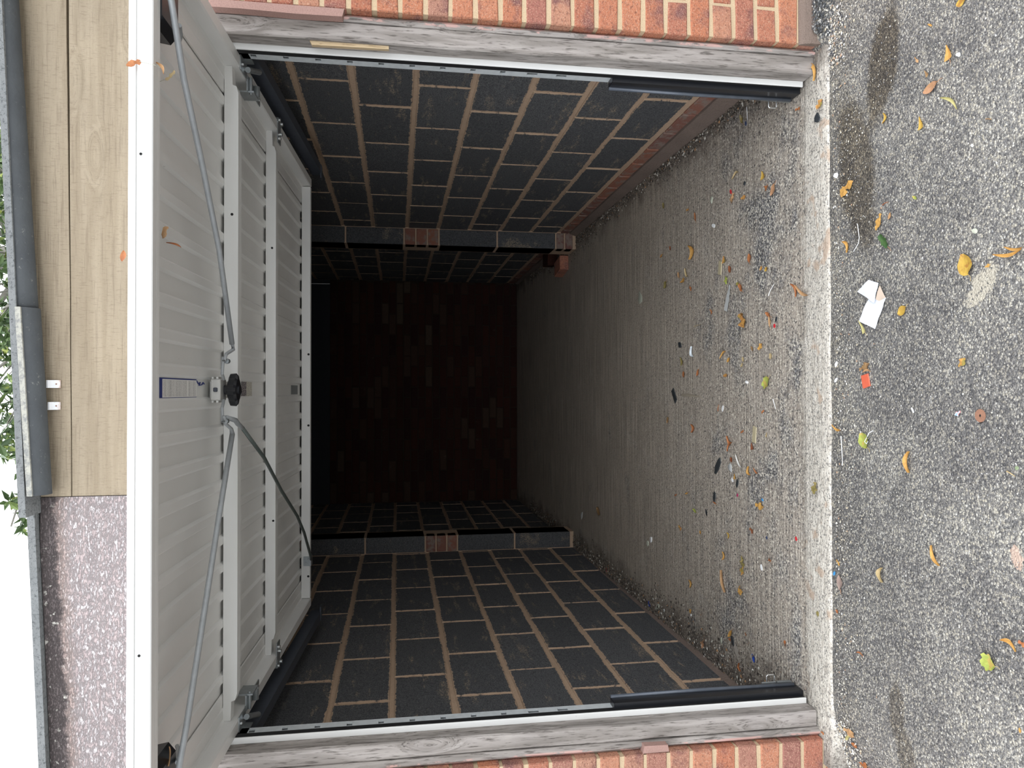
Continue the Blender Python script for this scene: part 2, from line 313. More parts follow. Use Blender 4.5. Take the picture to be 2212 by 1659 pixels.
t = NT('tissue_paper', 0.7); p = t.obj(); t.color(t.mix(t.noise(p, 25, 4), (0.84, 0.87, 0.93), (0.78, 0.82, 0.90))); t.bump(t.noise(p, 50, 4), 0.0015); MAT['tissue_paper'] = t.m
simple('paper_inside', (0.62, 0.50, 0.40), 0.8)
simple('orange_paper', (0.80, 0.24, 0.06), 0.6)

# ---------------------------------------------------------------- mesh helpers
def link(name, me, mat=None, parent=None, smooth=False):
    if mat is not None and len(me.materials) == 0: me.materials.append(MAT[mat] if isinstance(mat, str) else mat)
    if smooth: me.polygons.foreach_set('use_smooth', [True] * len(me.polygons))
    o = bpy.data.objects.new(name, me); COL.objects.link(o)
    if parent is not None: o.parent = parent
    return o
class MB:
    """collects shapes into one mesh"""
    def __init__(s): s.v = []; s.f = []
    def add(s, vs, fs):
        k = len(s.v); s.v += [tuple(v) for v in vs]; s.f += [tuple(i + k for i in f) for f in fs]; return s
    def box(s, x0, x1, y0, y1, z0, z1, b=0.0, M=None):
        if b <= 0:
            vs = [(x, y, z) for z in (z0, z1) for y in (y0, y1) for x in (x0, x1)]
            fs = [(0, 2, 3, 1), (4, 5, 7, 6), (0, 1, 5, 4), (2, 6, 7, 3), (0, 4, 6, 2), (1, 3, 7, 5)]
        else:
            vs = []; fs = []; c = {}
            def V(p):
                if p not in c: c[p] = len(vs); vs.append(p)
                return c[p]
            X, Y, Z = (x0, x1), (y0, y1), (z0, z1); bx = lambda a, i: a[i] + (b if i == 0 else -b)
            def P(i, j, k, f):
                return V((X[i] if f == 0 else bx(X, i), Y[j] if f == 1 else bx(Y, j), Z[k] if f == 2 else bx(Z, k)))
            for i in (0, 1):
                q = [P(i, 0, 0, 0), P(i, 1, 0, 0), P(i, 1, 1, 0), P(i, 0, 1, 0)]; fs.append(q if i else q[::-1])
                q = [P(0, i, 0, 1), P(0, i, 1, 1), P(1, i, 1, 1), P(1, i, 0, 1)]; fs.append(q if i else q[::-1])
                q = [P(0, 0, i, 2), P(1, 0, i, 2), P(1, 1, i, 2), P(0, 1, i, 2)]; fs.append(q if i else q[::-1])
            for i in (0, 1):
                for j in (0, 1):
                    fs.append((P(i, j, 0, 0), P(i, j, 1, 0), P(i, j, 1, 1), P(i, j, 0, 1)))
                    fs.append((P(i, 0, j, 0), P(i, 1, j, 0), P(i, 1, j, 2), P(i, 0, j, 2)))
                    fs.append((P(0, i, j, 1), P(1, i, j, 1), P(1, i, j, 2), P(0, i, j, 2)))
                    for k in (0, 1): fs.append((P(i, j, k, 0), P(i, j, k, 1), P(i, j, k, 2)))
        if M is not None: vs = [M @ Vector(v) for v in vs]
        return s.add(vs, fs)
    def prism(s, poly, a0, a1, axis=1, M=None):
        """poly: 2-D outline in the two other axes; extruded along axis from a0 to a1"""
        n = len(poly)
        def p3(p, a): q = list(p); q.insert(axis, a); return q
        vs = [p3(p, a0) for p in poly] + [p3(p, a1) for p in poly]
        if M is not None: vs = [M @ Vector(v) for v in vs]
        fs = [tuple(range(n))[::-1], tuple(range(n, 2 * n))] + [(i, (i + 1) % n, n + (i + 1) % n, n + i) for i in range(n)]
        return s.add(vs, fs)
    def tube(s, pts, r, n=8, cap=True, flat=None):
        pts = [Vector(p) for p in pts]; rs = r if isinstance(r, (list, tuple)) else [r] * len(pts); vs = []; fs = []; u = None
        for i, p in enumerate(pts):
            d = (pts[min(i + 1, len(pts) - 1)] - pts[max(i - 1, 0)]).normalized()
            if u is None: u = d.orthogonal().normalized()
            u = (u - d * u.dot(d)).normalized(); v = d.cross(u)
            for k in range(n):
                a = 2 * math.pi * k / n; vs.append(p + (u * math.cos(a) + v * math.sin(a)) * rs[i])
        for i in range(len(pts) - 1):
            for k in range(n): fs.append((i * n + k, i * n + (k + 1) % n, (i + 1) * n + (k + 1) % n, (i + 1) * n + k))
        if cap: fs += [tuple(range(n))[::-1], tuple(range((len(pts) - 1) * n, len(pts) * n))]
        return s.add(vs, fs)
    def cyl(s, p0, p1, r, n=12): return s.tube([p0, p1], r, n)
    def mesh(s, name, fix=True):
        me = bpy.data.meshes.new(name); me.from_pydata(s.v, [], s.f)
        if fix:
            bm = bmesh.new(); bm.from_mesh(me); bmesh.ops.recalc_face_normals(bm, faces=bm.faces); bm.to_mesh(me); bm.free()
        me.update(); return me
    def build(s, name, mat, parent=None, smooth=False): return link(name, s.mesh(name), mat, parent, smooth)
def tag(o, label=None, cat=None, group=None, kind=None):
    for k, v in (('label', label), ('category', cat), ('group', group), ('kind', kind)):
        if v: o[k] = v
    return o
def empty(name, loc=(0, 0, 0)):
    o = bpy.data.objects.new(name, None); COL.objects.link(o); o.location = loc; o.empty_display_size = 0.1; return o
def struct(o, label): return tag(o, label, None, None, 'structure')

_cache = {}
def piece(kind, L, H, D, var=0):
    """a brick or block: local x along, y up, z out of the wall (front at z=0); slightly uneven arrises; attribute ed"""
    key = (kind, round(L, 3), round(H, 3), var)
    if key in _cache: return _cache[key]
    rr = random.Random(int(L * 1000) * 7919 + int(H * 1000) * 31 + var * 101 + len(kind))
    blockish = kind == 'block'
    nx, ny = (4, 2) if blockish else (3, 1)
    if L < 0.15: nx = 1
    jit = 0.0022 if blockish else 0.0018
    per = [(-L / 2 + L * i / nx, -H / 2) for i in range(nx)] + [(L / 2, -H / 2 + H * i / ny) for i in range(ny)] + [(L / 2 - L * i / nx, H / 2) for i in range(nx)] + [(-L / 2, H / 2 - H * i / ny) for i in range(ny)]
    n = len(per)
    outer = [(x + rr.uniform(-jit, jit), y + rr.uniform(-jit, jit)) for x, y in per]
    bev = 0.003 if blockish else 0.0035; ins = 0.016 if blockish else 0.0
    def inset(p, d): return (p[0] - math.copysign(min(d, abs(p[0])), p[0]) * (1 if abs(abs(p[0]) - L / 2) < jit * 2 else 0), p[1] - math.copysign(min(d, abs(p[1])), p[1]) * (1 if abs(abs(p[1]) - H / 2) < jit * 2 else 0))
    rings = [[(x, y, -D) for x, y in outer], [(x, y, -bev) for x, y in outer], [(*inset(p, bev), 0) for p in outer]]
    if ins: rings.append([(*inset(p, ins), rr.uniform(0, 0.0006)) for p in outer])
    vs = [p for r in rings for p in r]; fs = []
    for k in range(len(rings) - 1):
        for i in range(n): fs.append((k * n + i, k * n + (i + 1) % n, (k + 1) * n + (i + 1) % n, (k + 1) * n + i))
    fs.append(tuple(range((len(rings) - 1) * n, len(rings) * n)))
    me = bpy.data.meshes.new(kind); me.from_pydata(vs, [], fs); me.update()
    a = me.attributes.new('ed', 'FLOAT', 'POINT')
    vals = []
    for k in range(len(rings)): vals += [0.0 if k < (3 if ins else 2) else 1.0] * n
    a.data.foreach_set('value', vals)
    _cache[key] = me
    return me
def put(name, me, mat, parent, c, along, out, scale=(1, 1, 1)):
    o = link(name, me, mat, parent)
    X = Vector(along).normalized(); Z = Vector(out).normalized(); Y = Z.cross(X)
    m = Matrix((X, Y, Z)).transposed().to_4x4() @ Matrix.Diagonal((*scale, 1)); m.translation = Vector(c)
    o.matrix_basis = m
    return o
# ---------------------------------------------------------------- ground and floor
def floor_z(y): return -0.05 * (1 - max(min(y, 5.8), -0.1) / 5.8)
def smooth(a, b, v):
    q = min(max((v - a) / (b - a), 0), 1); return q * q * (3 - 2 * q)
def tarmac_z(x, y):
    return -0.056 - 0.065 * smooth(0.98, 1.28, -x) + 0.048 * smooth(1.115, 1.165, x) * smooth(-0.055, -0.012, y)
xs = [-14, -9, -6, -4, -3, -2.2, -1.7] + [round(-1.5 + 0.05 * i, 3) for i in range(61)] + [1.7, 2.2, 3, 4, 6, 9, 14]
ys = [-18, -12, -8, -5, -3.5, -2.6, -2, -1.6, -1.3, -1.1] + [round(-0.95 + 0.05 * i, 3) for i in range(22)]
vs = []; fs = []
for y in ys:
    for x in xs:
        near = abs(x) < 1.6 and y > -1.2
        vs.append((x, y, tarmac_z(x, y) + (0.0025 * noise.noise(Vector((x * 6, y * 6, 0))) if near else 0)))
for j in range(len(ys) - 1):
    for i in range(len(xs) - 1):
        a = j * len(xs) + i; fs.append((a, a + 1, a + 1 + len(xs), a + len(xs)))
me = bpy.data.meshes.new('ground'); me.from_pydata(vs, [], fs)
struct(link('ground', me, 'tarmac', None, True), 'grey speckled tarmac drive in front of the garage')
# concrete floor slab with a worn, slightly wavy threshold edge
prof = [(-0.045, -0.30), (-0.044, -0.062), (-0.038, -0.0515), (-0.03, -0.0490), (0.02, floor_z(0.02)), (0.06, floor_z(0.06)), (0.1, floor_z(0.1) - 0.003), (0.14, floor_z(0.14)), (0.5, floor_z(0.5)), (1.5, floor_z(1.5)), (3, floor_z(3)), (5.85, 0.0)]
vs = []; fs = []; NX = 46
for i in range(NX + 1):
    x = -1.2 + 2.4 * i / NX
    for (y, z) in prof:
        wob = 0.004 * noise.noise(Vector((x * 4, 3.3, 0))) if y < 0 else 0
        vs.append((x, y + wob, z + (0.0015 * noise.noise(Vector((x * 5, y * 5, 1))) if z > -0.2 else 0)))
for i in range(NX):
    for j in range(len(prof) - 1):
        a = i * len(prof) + j; fs.append((a, a + len(prof), a + len(prof) + 1, a + 1))
me = bpy.data.meshes.new('floor'); me.from_pydata(vs, [], fs)
struct(link('floor', me, 'worn_concrete', None, True), 'bare concrete garage floor with broom lines and pale worn threshold')

# ---------------------------------------------------------------- roof, side walls, back wall
def roof_z(x, y):
    f = 2.258 + 0.047 * x
    return f + (2.205 - f) * min(max(y / 5.9, 0), 1)
def roof_sheet(name, x0, x1, y0, dz, th, label, parent=None):
    vs = []; nx = 14
    for i in range(nx + 1):
        x = x0 + (x1 - x0) * i / nx
        jy = 0.0025 * noise.noise(Vector((x * 14, 2, 0)))
        for (y, t_) in ((y0 + jy, 0), (6.0, 0), (6.0, th), (y0 + jy, th)): vs.append((x, y, roof_z(x, y) + dz + t_))
    fs = [(0, 1, 2, 3), tuple(nx * 4 + k for k in (3, 2, 1, 0))]
    for i in range(nx):
        for k in range(4): a = i * 4; fs.append((a + k, a + 4 + k, a + 4 + (k + 1) % 4, a + (k + 1) % 4))
    m = bpy.data.meshes.new(name); m.from_pydata(vs, [], fs)
    return link(name, m, 'fibre_cement', parent)
roof = struct(empty('roof', (0, 0, 0)), 'rough grey fibre cement roof over the garage')
roof_sheet('roof_sheet', -0.325, 1.9, -0.112, 0.014, 0.017, None, roof)
roof_sheet('roof_sheet', -1.9, -0.30, -0.050, 0.021, 0.019, None, roof)

MB_ = MB
zR = [-0.055, 0.113, 0.322, 0.555, 0.781, 1.01, 1.235, 1.475, 1.69, 1.92, 2.15, 2.32]
zL = [-0.055, 0.165, 0.398, 0.625, 0.845, 1.09, 1.325, 1.555, 1.80, 2.03, 2.25]
def side_wall(name, sgn, zs, first, base, pier_y, pier_w, pier_stack, label):
    X = sgn * 1.19; out = (-sgn, 0, 0)
    m = MB(); a, b = sorted((X + sgn * 0.0045, X + sgn * 0.11))
    top = [(0.105, roof_z(X, 0.1) + 0.002), (5.8, roof_z(X, 5.8) + 0.0)]
    m.prism([(0.105, -0.12), (5.8, -0.12), top[1], top[0]], a, b, axis=0)
    root = struct(m.build(name, 'brown_mortar'), label)
    for k in range(first, len(zs) - 1):
        z0, z1 = zs[k], zs[k + 1]
        off = base if (k - first) % 2 == 0 else base + 0.233
        j = off - 0.466 * 2
        lim = roof_z(X, 3) - 0.02
        if z1 > lim: z1 = lim
        if z1 - z0 < 0.05: continue
        while j < 5.79:
            y0, y1 = max(j, 0.107), min(j + 0.466, 5.79)
            if y1 - y0 > 0.035:
                cut = (y1 - y0) < 0.45
                L = y1 - y0 - 0.012; H = z1 - z0 - 0.018
                tw = R.uniform(-0.004, 0.004)
                if cut: me = piece('block', L, H, 0.05, 0); s = (1, 1, 1)
                else: me = piece('block', 0.453, 0.212, 0.05, R.randrange(8)); s = (L / 0.453, H / 0.212, 1)
                put('block', me, 'clinker_block', root, (X - sgn * R.uniform(0, 0.0025), (y0 + y1) / 2 + tw, (z0 + z1) / 2 + R.uniform(-0.002, 0.002)), (0, -sgn * 1, 0), out, s)
            j += 0.466
    # pier: blocks stood on end with brick packing between them
    x0, x1 = sorted((X, X - sgn * pier_w)); core = MB()
    core.box(x0 + (0.006 if sgn > 0 else -0.02), x1 + (0.02 if sgn > 0 else -0.006), pier_y + 0.006, pier_y + 0.22, -0.03, roof_z(X, 3.2) - 0.02)
    core.build('pier_mortar', 'brown_mortar', root)
    for (z0, z1, kind) in pier_stack:
        cx = (x0 + x1) / 2; W = pier_w - 0.012
        if kind == 'block':
            b = MB().box(cx - W / 2, cx + W / 2, pier_y, pier_y + 0.215, z0 + 0.006, z1 - 0.006, 0.004)
            me = b.mesh('pier_block'); at = me.attributes.new('ed', 'FLOAT', 'POINT'); at.data.foreach_set('value', [0.85] * len(me.vertices))
            link('pier_block', me, 'clinker_block', root)
        else:
            n = max(1, round((z1 - z0) / 0.078)); hh = (z1 - z0) / n
            for q in range(n):
                zz = z0 + hh * q
                MB().box(cx - W / 2, cx + W / 2, pier_y - 0.002, pier_y + 0.10, zz + 0.005, zz + hh - 0.005, 0.004).build('brick', 'plinth_brick', root)
    return root
wr = side_wall('wall_right', 1, zR, 1, 0.669 - 0.0, 3.18, 0.128, [(0.0, 0.132, 'brick'), (0.132, 0.575, 'block'), (0.575, 1.005, 'block'), (1.005, 1.256, 'brick'), (1.256, 1.672, 'block'), (1.672, 2.09, 'block'), (2.09, 2.25, 'brick')],
               'dark clinker block side wall with a brick bottom course, nearer the photo\'s top edge')
wl = side_wall('wall_left', -1, zL, 0, 0.688 - 0.0, 3.28, 0.128, [(0.0, 0.432, 'block'), (0.432, 0.864, 'block'), (0.864, 1.10, 'brick'), (1.10, 1.537, 'block'), (1.537, 1.96, 'block'), (1.96, 2.15, 'brick')],
               'dark clinker block side wall without a brick course, nearer the photo\'s bottom edge')
# brick plinth course along the right wall, and mortar slope under it
y = 0.12; k = 0
while y < 5.7:
    if not (3.1 < y < 3.45):
        put('brick', piece('brick', 0.216, 0.062, 0.05, k % 5), 'plinth_brick', wr, (1.186, y + 0.11, 0.062), (0, -1, 0), (-1, 0, 0))
    y += 0.228; k += 1
m = MB(); m.prism([(1.20, 0.03), (1.181, 0.028), (1.158, -0.05), (1.20, -0.06)], 0.12, 5.75, axis=1); m.build('mortar_slope', 'grey_fillet', wr)
for sx, yy in ((-1, 0.12),):
    m = MB(); m.prism([(-1.20, -0.012), (-1.188, -0.018), (-1.172, -0.05), (-1.20, -0.06)], 0.12, 3.27, axis=1); m.build('mortar_slope', 'grey_fillet', wl)

# back wall of brick up to a dark board under the roof
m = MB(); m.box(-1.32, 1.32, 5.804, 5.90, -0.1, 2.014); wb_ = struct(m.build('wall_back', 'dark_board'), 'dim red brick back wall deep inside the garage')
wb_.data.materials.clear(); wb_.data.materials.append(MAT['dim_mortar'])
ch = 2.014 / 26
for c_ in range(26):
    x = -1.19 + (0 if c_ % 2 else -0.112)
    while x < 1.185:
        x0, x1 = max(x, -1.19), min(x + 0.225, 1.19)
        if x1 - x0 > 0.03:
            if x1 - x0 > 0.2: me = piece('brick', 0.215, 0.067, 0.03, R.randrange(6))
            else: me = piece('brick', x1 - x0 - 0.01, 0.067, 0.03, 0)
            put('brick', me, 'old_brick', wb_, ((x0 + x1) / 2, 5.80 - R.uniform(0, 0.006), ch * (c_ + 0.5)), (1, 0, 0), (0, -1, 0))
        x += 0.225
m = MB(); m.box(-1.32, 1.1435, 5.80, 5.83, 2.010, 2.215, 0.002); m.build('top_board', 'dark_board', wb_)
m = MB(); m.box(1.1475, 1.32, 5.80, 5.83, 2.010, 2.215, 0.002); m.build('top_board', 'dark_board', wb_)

# ---------------------------------------------------------------- outer brick walls either side of the opening
def front_wall(name, sgn, label):
    xin = sgn * 1.121; xout = sgn * 2.05
    z0 = -0.13 + 0.0026; n = 31
    root = MB(); a, b = sorted((xin + sgn * 0.004, xout))
    root.box(a, b, 0.004, 0.105, -0.2, 2.165 if sgn < 0 else 2.30)
    root = struct(root.build(name, 'sand_mortar'), label)
    for k in range(n):
        zc = -0.1274 + 0.075 * k + 0.0375
        if zc + 0.03 > (2.185 if sgn < 0 else 2.27): break
        first = 0.1025 if (k % 2 == (1 if sgn > 0 else 0)) else 0.215
        x = 0.0; L = first
        while x < 0.93:
            LL = L if x + L < 0.93 else 0.93 - x
            if LL > 0.04:
                cx = xin + sgn * (x + LL / 2)
                put('brick', piece('brick', LL, 0.0625, 0.1025, R.randrange(5) if LL in (0.1025, 0.215) else 0), 'red_brick', root,
                    (cx, R.uniform(-0.0015, 0.0015), zc), (1, 0, 0), (0, -1, 0), (1, R.uniform(0.97, 1.01), 1))
            x += L + 0.010; L = 0.215
    return root
fr = front_wall('wall_front_right', 1, 'red brick wall beside the opening along the photo\'s top edge')
fl = front_wall('wall_front_left', -1, 'red brick wall beside the opening along the photo\'s bottom edge')
m = MB(); m.prism([(0.004, 0.024), (-0.003, 0.021), (-0.010, 0.008), (-0.014, -0.01), (-0.017, -0.05), (0.004, -0.08)], 1.118, 2.05, axis=0)
m.build('mortar_fillet', 'grey_fillet', fr)
m = MB(); m.prism([(0.004, -0.075), (-0.012, -0.085), (-0.03, -0.13), (0.004, -0.15)], -2.05, -1.118, axis=0); m.build('mortar_fillet', 'grey_fillet', fl)

# ---------------------------------------------------------------- timber posts
def post(sgn, label, beadx):
    root = tag(empty('timber_post', (sgn * 1.08, 0.06, -0.05)), label, 'post')
    ox = -sgn * 1.08
    def loc(m_): m_.v = [(v[0] + ox, v[1] - 0.06, v[2] + 0.05) for v in m_.v]; return m_
    def wavy(xa, xb, ya, yb, zb, zt, amp, name, cut=0.0, b=0.004):
        # long member with slightly uneven arrises
        prof_ = [(xa + b, ya), (xb - b, ya), (xb, ya + b), (xb, yb), (xa, yb), (xa, ya + b)]
        n = 22; vs_ = []; fs_ = []
        for i in range(n + 1):
            z = zb + (zt - zb) * i / n
            for k, (px, py) in enumerate(prof_):
                dx = amp * noise.noise(Vector((z * 5, k * 3.1, sgn))) if k in (0, 5, 1, 2) else 0
                dy = amp * 0.7 * noise.noise(Vector((z * 6, k * 1.7 + 9, sgn))) if k in (0, 1, 2, 5) else 0
                vs_.append((px + dx, py + dy, z - (cut * (px - xa) / (xb - xa) if i == 0 else 0)))
            if i:
                for k in range(6): a_ = (i - 1) * 6; fs_.append((a_ + k, a_ + (k + 1) % 6, a_ + 6 + (k + 1) % 6, a_ + 6 + k))
        fs_ += [tuple(range(6))[::-1], tuple(range(n * 6, n * 6 + 6))]
        return loc(MB().add(vs_, fs_)).build(name, 'grey_timber', root)
    xa, xb = sorted((sgn * 1.043, sgn * beadx))
    wavy(xa, xb, 0.035, 0.14, -0.045 if sgn < 0 else -0.047, 2.0, 0.0035, 'post')
    xa, xb = sorted((sgn * beadx + sgn * 0.001, sgn * 1.1195))
    wavy(xa, xb, 0.024, 0.12, -0.058 if sgn < 0 else -0.052, 2.0, 0.003, 'bead', b=0.009)
    return root, loc
pr, locr = post(1, 'weathered grey timber post with a pale splinter, beside the upper brick wall', 1.100)
pl, locl = post(-1, 'weathered grey timber post with a raised bead, beside the lower brick wall', 1.094)
m = MB(); m.prism([(1.0425, 1.331), (1.0425, 1.563), (1.030, 1.556), (1.033, 1.331)], 0.046, 0.060, axis=1); b = locr(m).build('split_batten', 'fresh_splinter', pr); tag(b, 'fresh pale split of wood')
m = MB(); m.prism([(1.121, 1.459), (1.098, 1.465), (1.096, 1.6), (1.099, 1.75), (1.098, 1.84), (1.121, 1.84)], -0.0005, 0.034, axis=1); b = locr(m).build('filler', 'pink_filler', pr); tag(b, 'pinkish mortar filler')
m = MB(); m.prism([(-1.121, 0.47), (-1.121, 0.555), (-1.098, 0.55), (-1.10, 0.474)], 0.004, 0.03, axis=1); b = locl(m).build('filler', 'pink_filler', pl); tag(b, 'pinkish mortar filler')

# ---------------------------------------------------------------- steel door frame
fro = tag(empty('door_frame', (0, 0.11, -0.05)), 'white steel door frame legs with slotted runners and black guards', 'door frame')
def FM(m_): m_.v = [(v[0], v[1] - 0.11, v[2] + 0.05) for v in m_.v]; return m_
for sgn in (1, -1):
    def bx(x0, x1, *a, b=0.0):
        p, q = sorted((sgn * x0, sgn * x1)); return FM(MB().box(p, q, *a, b))
    leg = MB(); p, q = sorted((sgn * 1.024, sgn * 1.0435))
    leg.box(p, q, 0.092, 0.099, -0.045, 1.97, 0.002)
    FM(leg).build('leg', 'white_paint', fro)
    bx(1.027, 1.048, 0.0995, 0.128, -0.045, 1.97).build('seal', 'black_rubber', fro)
    # slotted runner: two flanges, webs between the square slots, dark inside
    ch_ = MB(); X0, X1 = 1.030, 1.034
    def cb(*a):
        p, q = sorted((sgn * a[0], sgn * a[1])); ch_.box(p, q, *a[2:])
    cb(X0, X1, 0.128, 0.138, 0.55, 1.9); cb(X0, X1, 0.158, 0.170, 0.55, 1.9); cb(1.034, 1.05, 0.166, 0.170, 0.55, 1.9)
    zz = 1.645; edges = [1.9]
    slots = [1.645 + 0.0965, 1.645] + [1.645 - 0.0965 * i for i in range(1, 10)]
    for i, sz in enumerate(slots):
        h = 0.0085 if i < 9 else 0.017
        cb(X0, X1, 0.138, 0.158, sz + h, edges[-1]); edges.append(sz - h)
    cb(X0, X1, 0.138, 0.158, 0.55, edges[-1])
    FM(ch_).build('slotted_runner', 'runner_steel', fro)
    bx(1.044, 1.05, 0.12, 0.168, 0.5, 1.9).build('runner_backing', 'dark_void', fro)
    # black guard over the lower runner with a rolled edge
    g = MB(); p, q = sorted((sgn * 1.010, sgn * 1.032)); g.box(p, q, 0.117, 0.166, -0.048, 0.612, 0.002)
    gd = FM(g).build('guard', 'black_plastic', fro)
    FM(MB().tube([(sgn * 1.008, 0.166, 0.610), (sgn * 1.007, 0.169, 0.3), (sgn * 1.008, 0.166, -0.04)], 0.0065, 10)).build('rolled_edge', 'guard_highlight', gd, True)
    # floor bracket plates and the wire loop that stands out from them
    y0 = 0.18 if sgn > 0 else 0.195; zo = 0.0 if sgn > 0 else 0.010
    fb = MB(); p, q = sorted((sgn * 1.006, sgn * 1.02)); fb.box(p, q, y0 - 0.006, y0 + 0.006, -0.047, -0.004 + zo, 0.001); fb.box(p, q, y0 - 0.004, y0 + 0.004, 0.0 + zo, 0.062, 0.001)
    FM(fb).build('floor_bracket', 'galvanised', fro)
    xi = sgn * 0.982; xo = sgn * 1.024
    lp = [(xo, y0, 0.034 + zo), (xi + sgn * 0.004, y0, 0.034 + zo), (xi, y0, 0.030 + zo), (xi, y0, 0.009 + zo), (xi + sgn * 0.004, y0, 0.005 + zo), (xo, y0, 0.005 + zo)]
    FM(MB().tube(lp, 0.0022, 8)).build('wire_loop', 'bright_steel', fro)
    # dark lifting track running back beside the open door
    tr = MB(); a = math.atan2(0.07, 1.1)
    p, q = sorted((sgn * 1.075, sgn * 1.105))
    def trk(y): return 1.785 - 0.0635 * (y - 0.3)
    for (ya, yb) in ((0.17, 1.53),):
        vs_ = []
        for yy in (ya, yb):
            for (xx, dz) in ((sgn * 1.07, 0.0), (sgn * 1.11, 0.0), (sgn * 1.11, 0.004), (sgn * 1.074, 0.004), (sgn * 1.074, 0.05), (sgn * 1.07, 0.05)):
                vs_.append((xx, yy, trk(yy) - 0.035 + dz))
        tr.add(vs_, [tuple(range(6)), tuple(range(6, 12))] + [(i, (i + 1) % 6, 6 + (i + 1) % 6, 6 + i) for i in range(6)])
    tr.box(*sorted((sgn * 1.045, sgn * 1.11)), 1.49, 1.535, trk(1.5) - 0.037, trk(1.5) - 0.031)
    FM(tr).build('lifting_track', 'track_steel', fro)
# head of the frame, behind the fascia
FM(MB().box(-1.043, 1.043, 0.094, 0.15, 1.955, 2.03, 0.003)).build('head', 'white_paint', fro)
struct(MB().box(-1.19, 1.19, 0.15, 0.25, 2.02, 2.17).build('trim_1', 'dark_board'), 'hidden timber head over the garage opening')

# ---------------------------------------------------------------- the open garage door, slung under the roof
A_ = math.radians(2.8)
door = tag(empty('garage_door'), 'white ribbed steel garage door swung up open, underside showing', 'garage door')
# columns: x across, y along the door towards the street, z straight down from it
Md = Matrix(((1, 0, 0, 0), (0, -math.cos(A_), -math.sin(A_), 1.43), (0, math.sin(A_), -math.cos(A_), 1.717), (0, 0, 0, 1)))
door.matrix_basis = Md
# skin with pressed ribs, s from 0 to 1.955
RP = 0.083; half = 0.0105
xs_ = [-1.0]; k0 = -12
prof_ = [(-1.0, -0.050)]
for i in range(-11, 12):
    c = 0.052 + RP * i
    if abs(c) > 0.93: continue
    prof_ += [(c - half - 0.007, -0.050), (c - half, -0.0415), (c + half, -0.0415), (c + half + 0.007, -0.050)]
prof_ += [(1.0, -0.050)]
vs = []; fs = []
for s_ in (-0.02, 1.90, 1.958):
    for (x, d) in prof_: vs.append((x, s_, d if s_ < 1.95 else -0.050))
n = len(prof_)
for j in range(2):
    for i in range(n - 1): fs.append((j * n + i, j * n + i + 1, (j + 1) * n + i + 1, (j + 1) * n + i))
back = len(vs)
vs += [(-1.0, -0.02, -0.056), (1.0, -0.02, -0.056), (1.0, 1.958, -0.056), (-1.0, 1.958, -0.056)]; fs.append((back, back + 1, back + 2, back + 3))
link('panel', MB().add(vs, fs).mesh('panel'), 'white_paint', door)
lip = MB(); lip.box(-1.035, 1.035, 1.960, 1.984, -0.050, 0.0, 0.002)
lip.box(-1.035, 1.035, 1.984, 1.9865, -0.040, -0.033, 0.001)
lip.box(-1.03, 1.03, 1.945, 1.960, -0.004, 0.0)
lip.build('bottom_rail', 'white_paint', door)
for sgn in (1, -1):
    pf = [(1.028, -0.052), (1.028, -0.002), (1.026, 0.0), (0.992, 0.0), (0.988, -0.004), (0.986, -0.036), (0.980, -0.0405), (0.950, -0.0405), (0.946, -0.0425), (0.908, -0.0425), (0.906, -0.047), (0.93, -0.048), (1.0, -0.050)]
    pf = [(sgn * x, d) for x, d in pf]
    MB().prism(pf, -0.03, 1.958, axis=1).build('side_rail', 'white_paint', door)
def cross_rail(s, h, th, holes, flip=1):
    # faces the street with a 4 cm high face; notched at both ends to sit on the side rails
    m_ = MB(); e0, e1, e2 = 0.905, 0.925, 0.986; z0 = -0.041; zn = -0.019
    pl_ = [(-e0, z0 + h), (e0, z0 + h), (e1, z0 + h - 0.006), (e1 + 0.004, zn + 0.002), (e2, zn), (e2, z0), (-e2, z0), (-e2, zn), (-e1 - 0.004, zn + 0.002), (-e1, z0 + h - 0.006)]
    m_.prism(pl_, s - th, s, axis=1)
    m_.box(-e0, e0, s - th - 0.002, s - th, z0 + h - 0.014, z0 + h)
    r = m_.build('cross_rail', 'white_paint', door)
    hm = MB()
    for (x, z) in holes: hm.cyl((x, s - 0.002, z), (x, s + 0.0006, z), 0.0042, 12)
    if holes: hm.build('bolt_hole', 'dark_void', r)
    return r
cross_rail(1.306, 0.041, 0.035, [(0.536, -0.018)])
cross_rail(0.753, 0.037, 0.035, [(0.542, -0.018), (-0.484, -0.012)])
m_ = MB(); m_.box(-0.984, 0.984, -0.03, 0.0, -0.041, 0.0, 0.0015); r3 = m_.build('cross_rail', 'white_paint', door)
hm = MB()
for x in (0.179, -0.161, -0.88): hm.cyl((x, -0.002, -0.008), (x, 0.0006, -0.008), 0.0055, 12)
hm.build('bolt_hole', 'dark_void', r3)
hm = MB()
for (x) in (0.50, -0.55): hm.cyl((x, 1.983, -0.024), (x, 1.9846, -0.024), 0.003, 10)
hm.build('bolt_hole', 'dark_void', door)
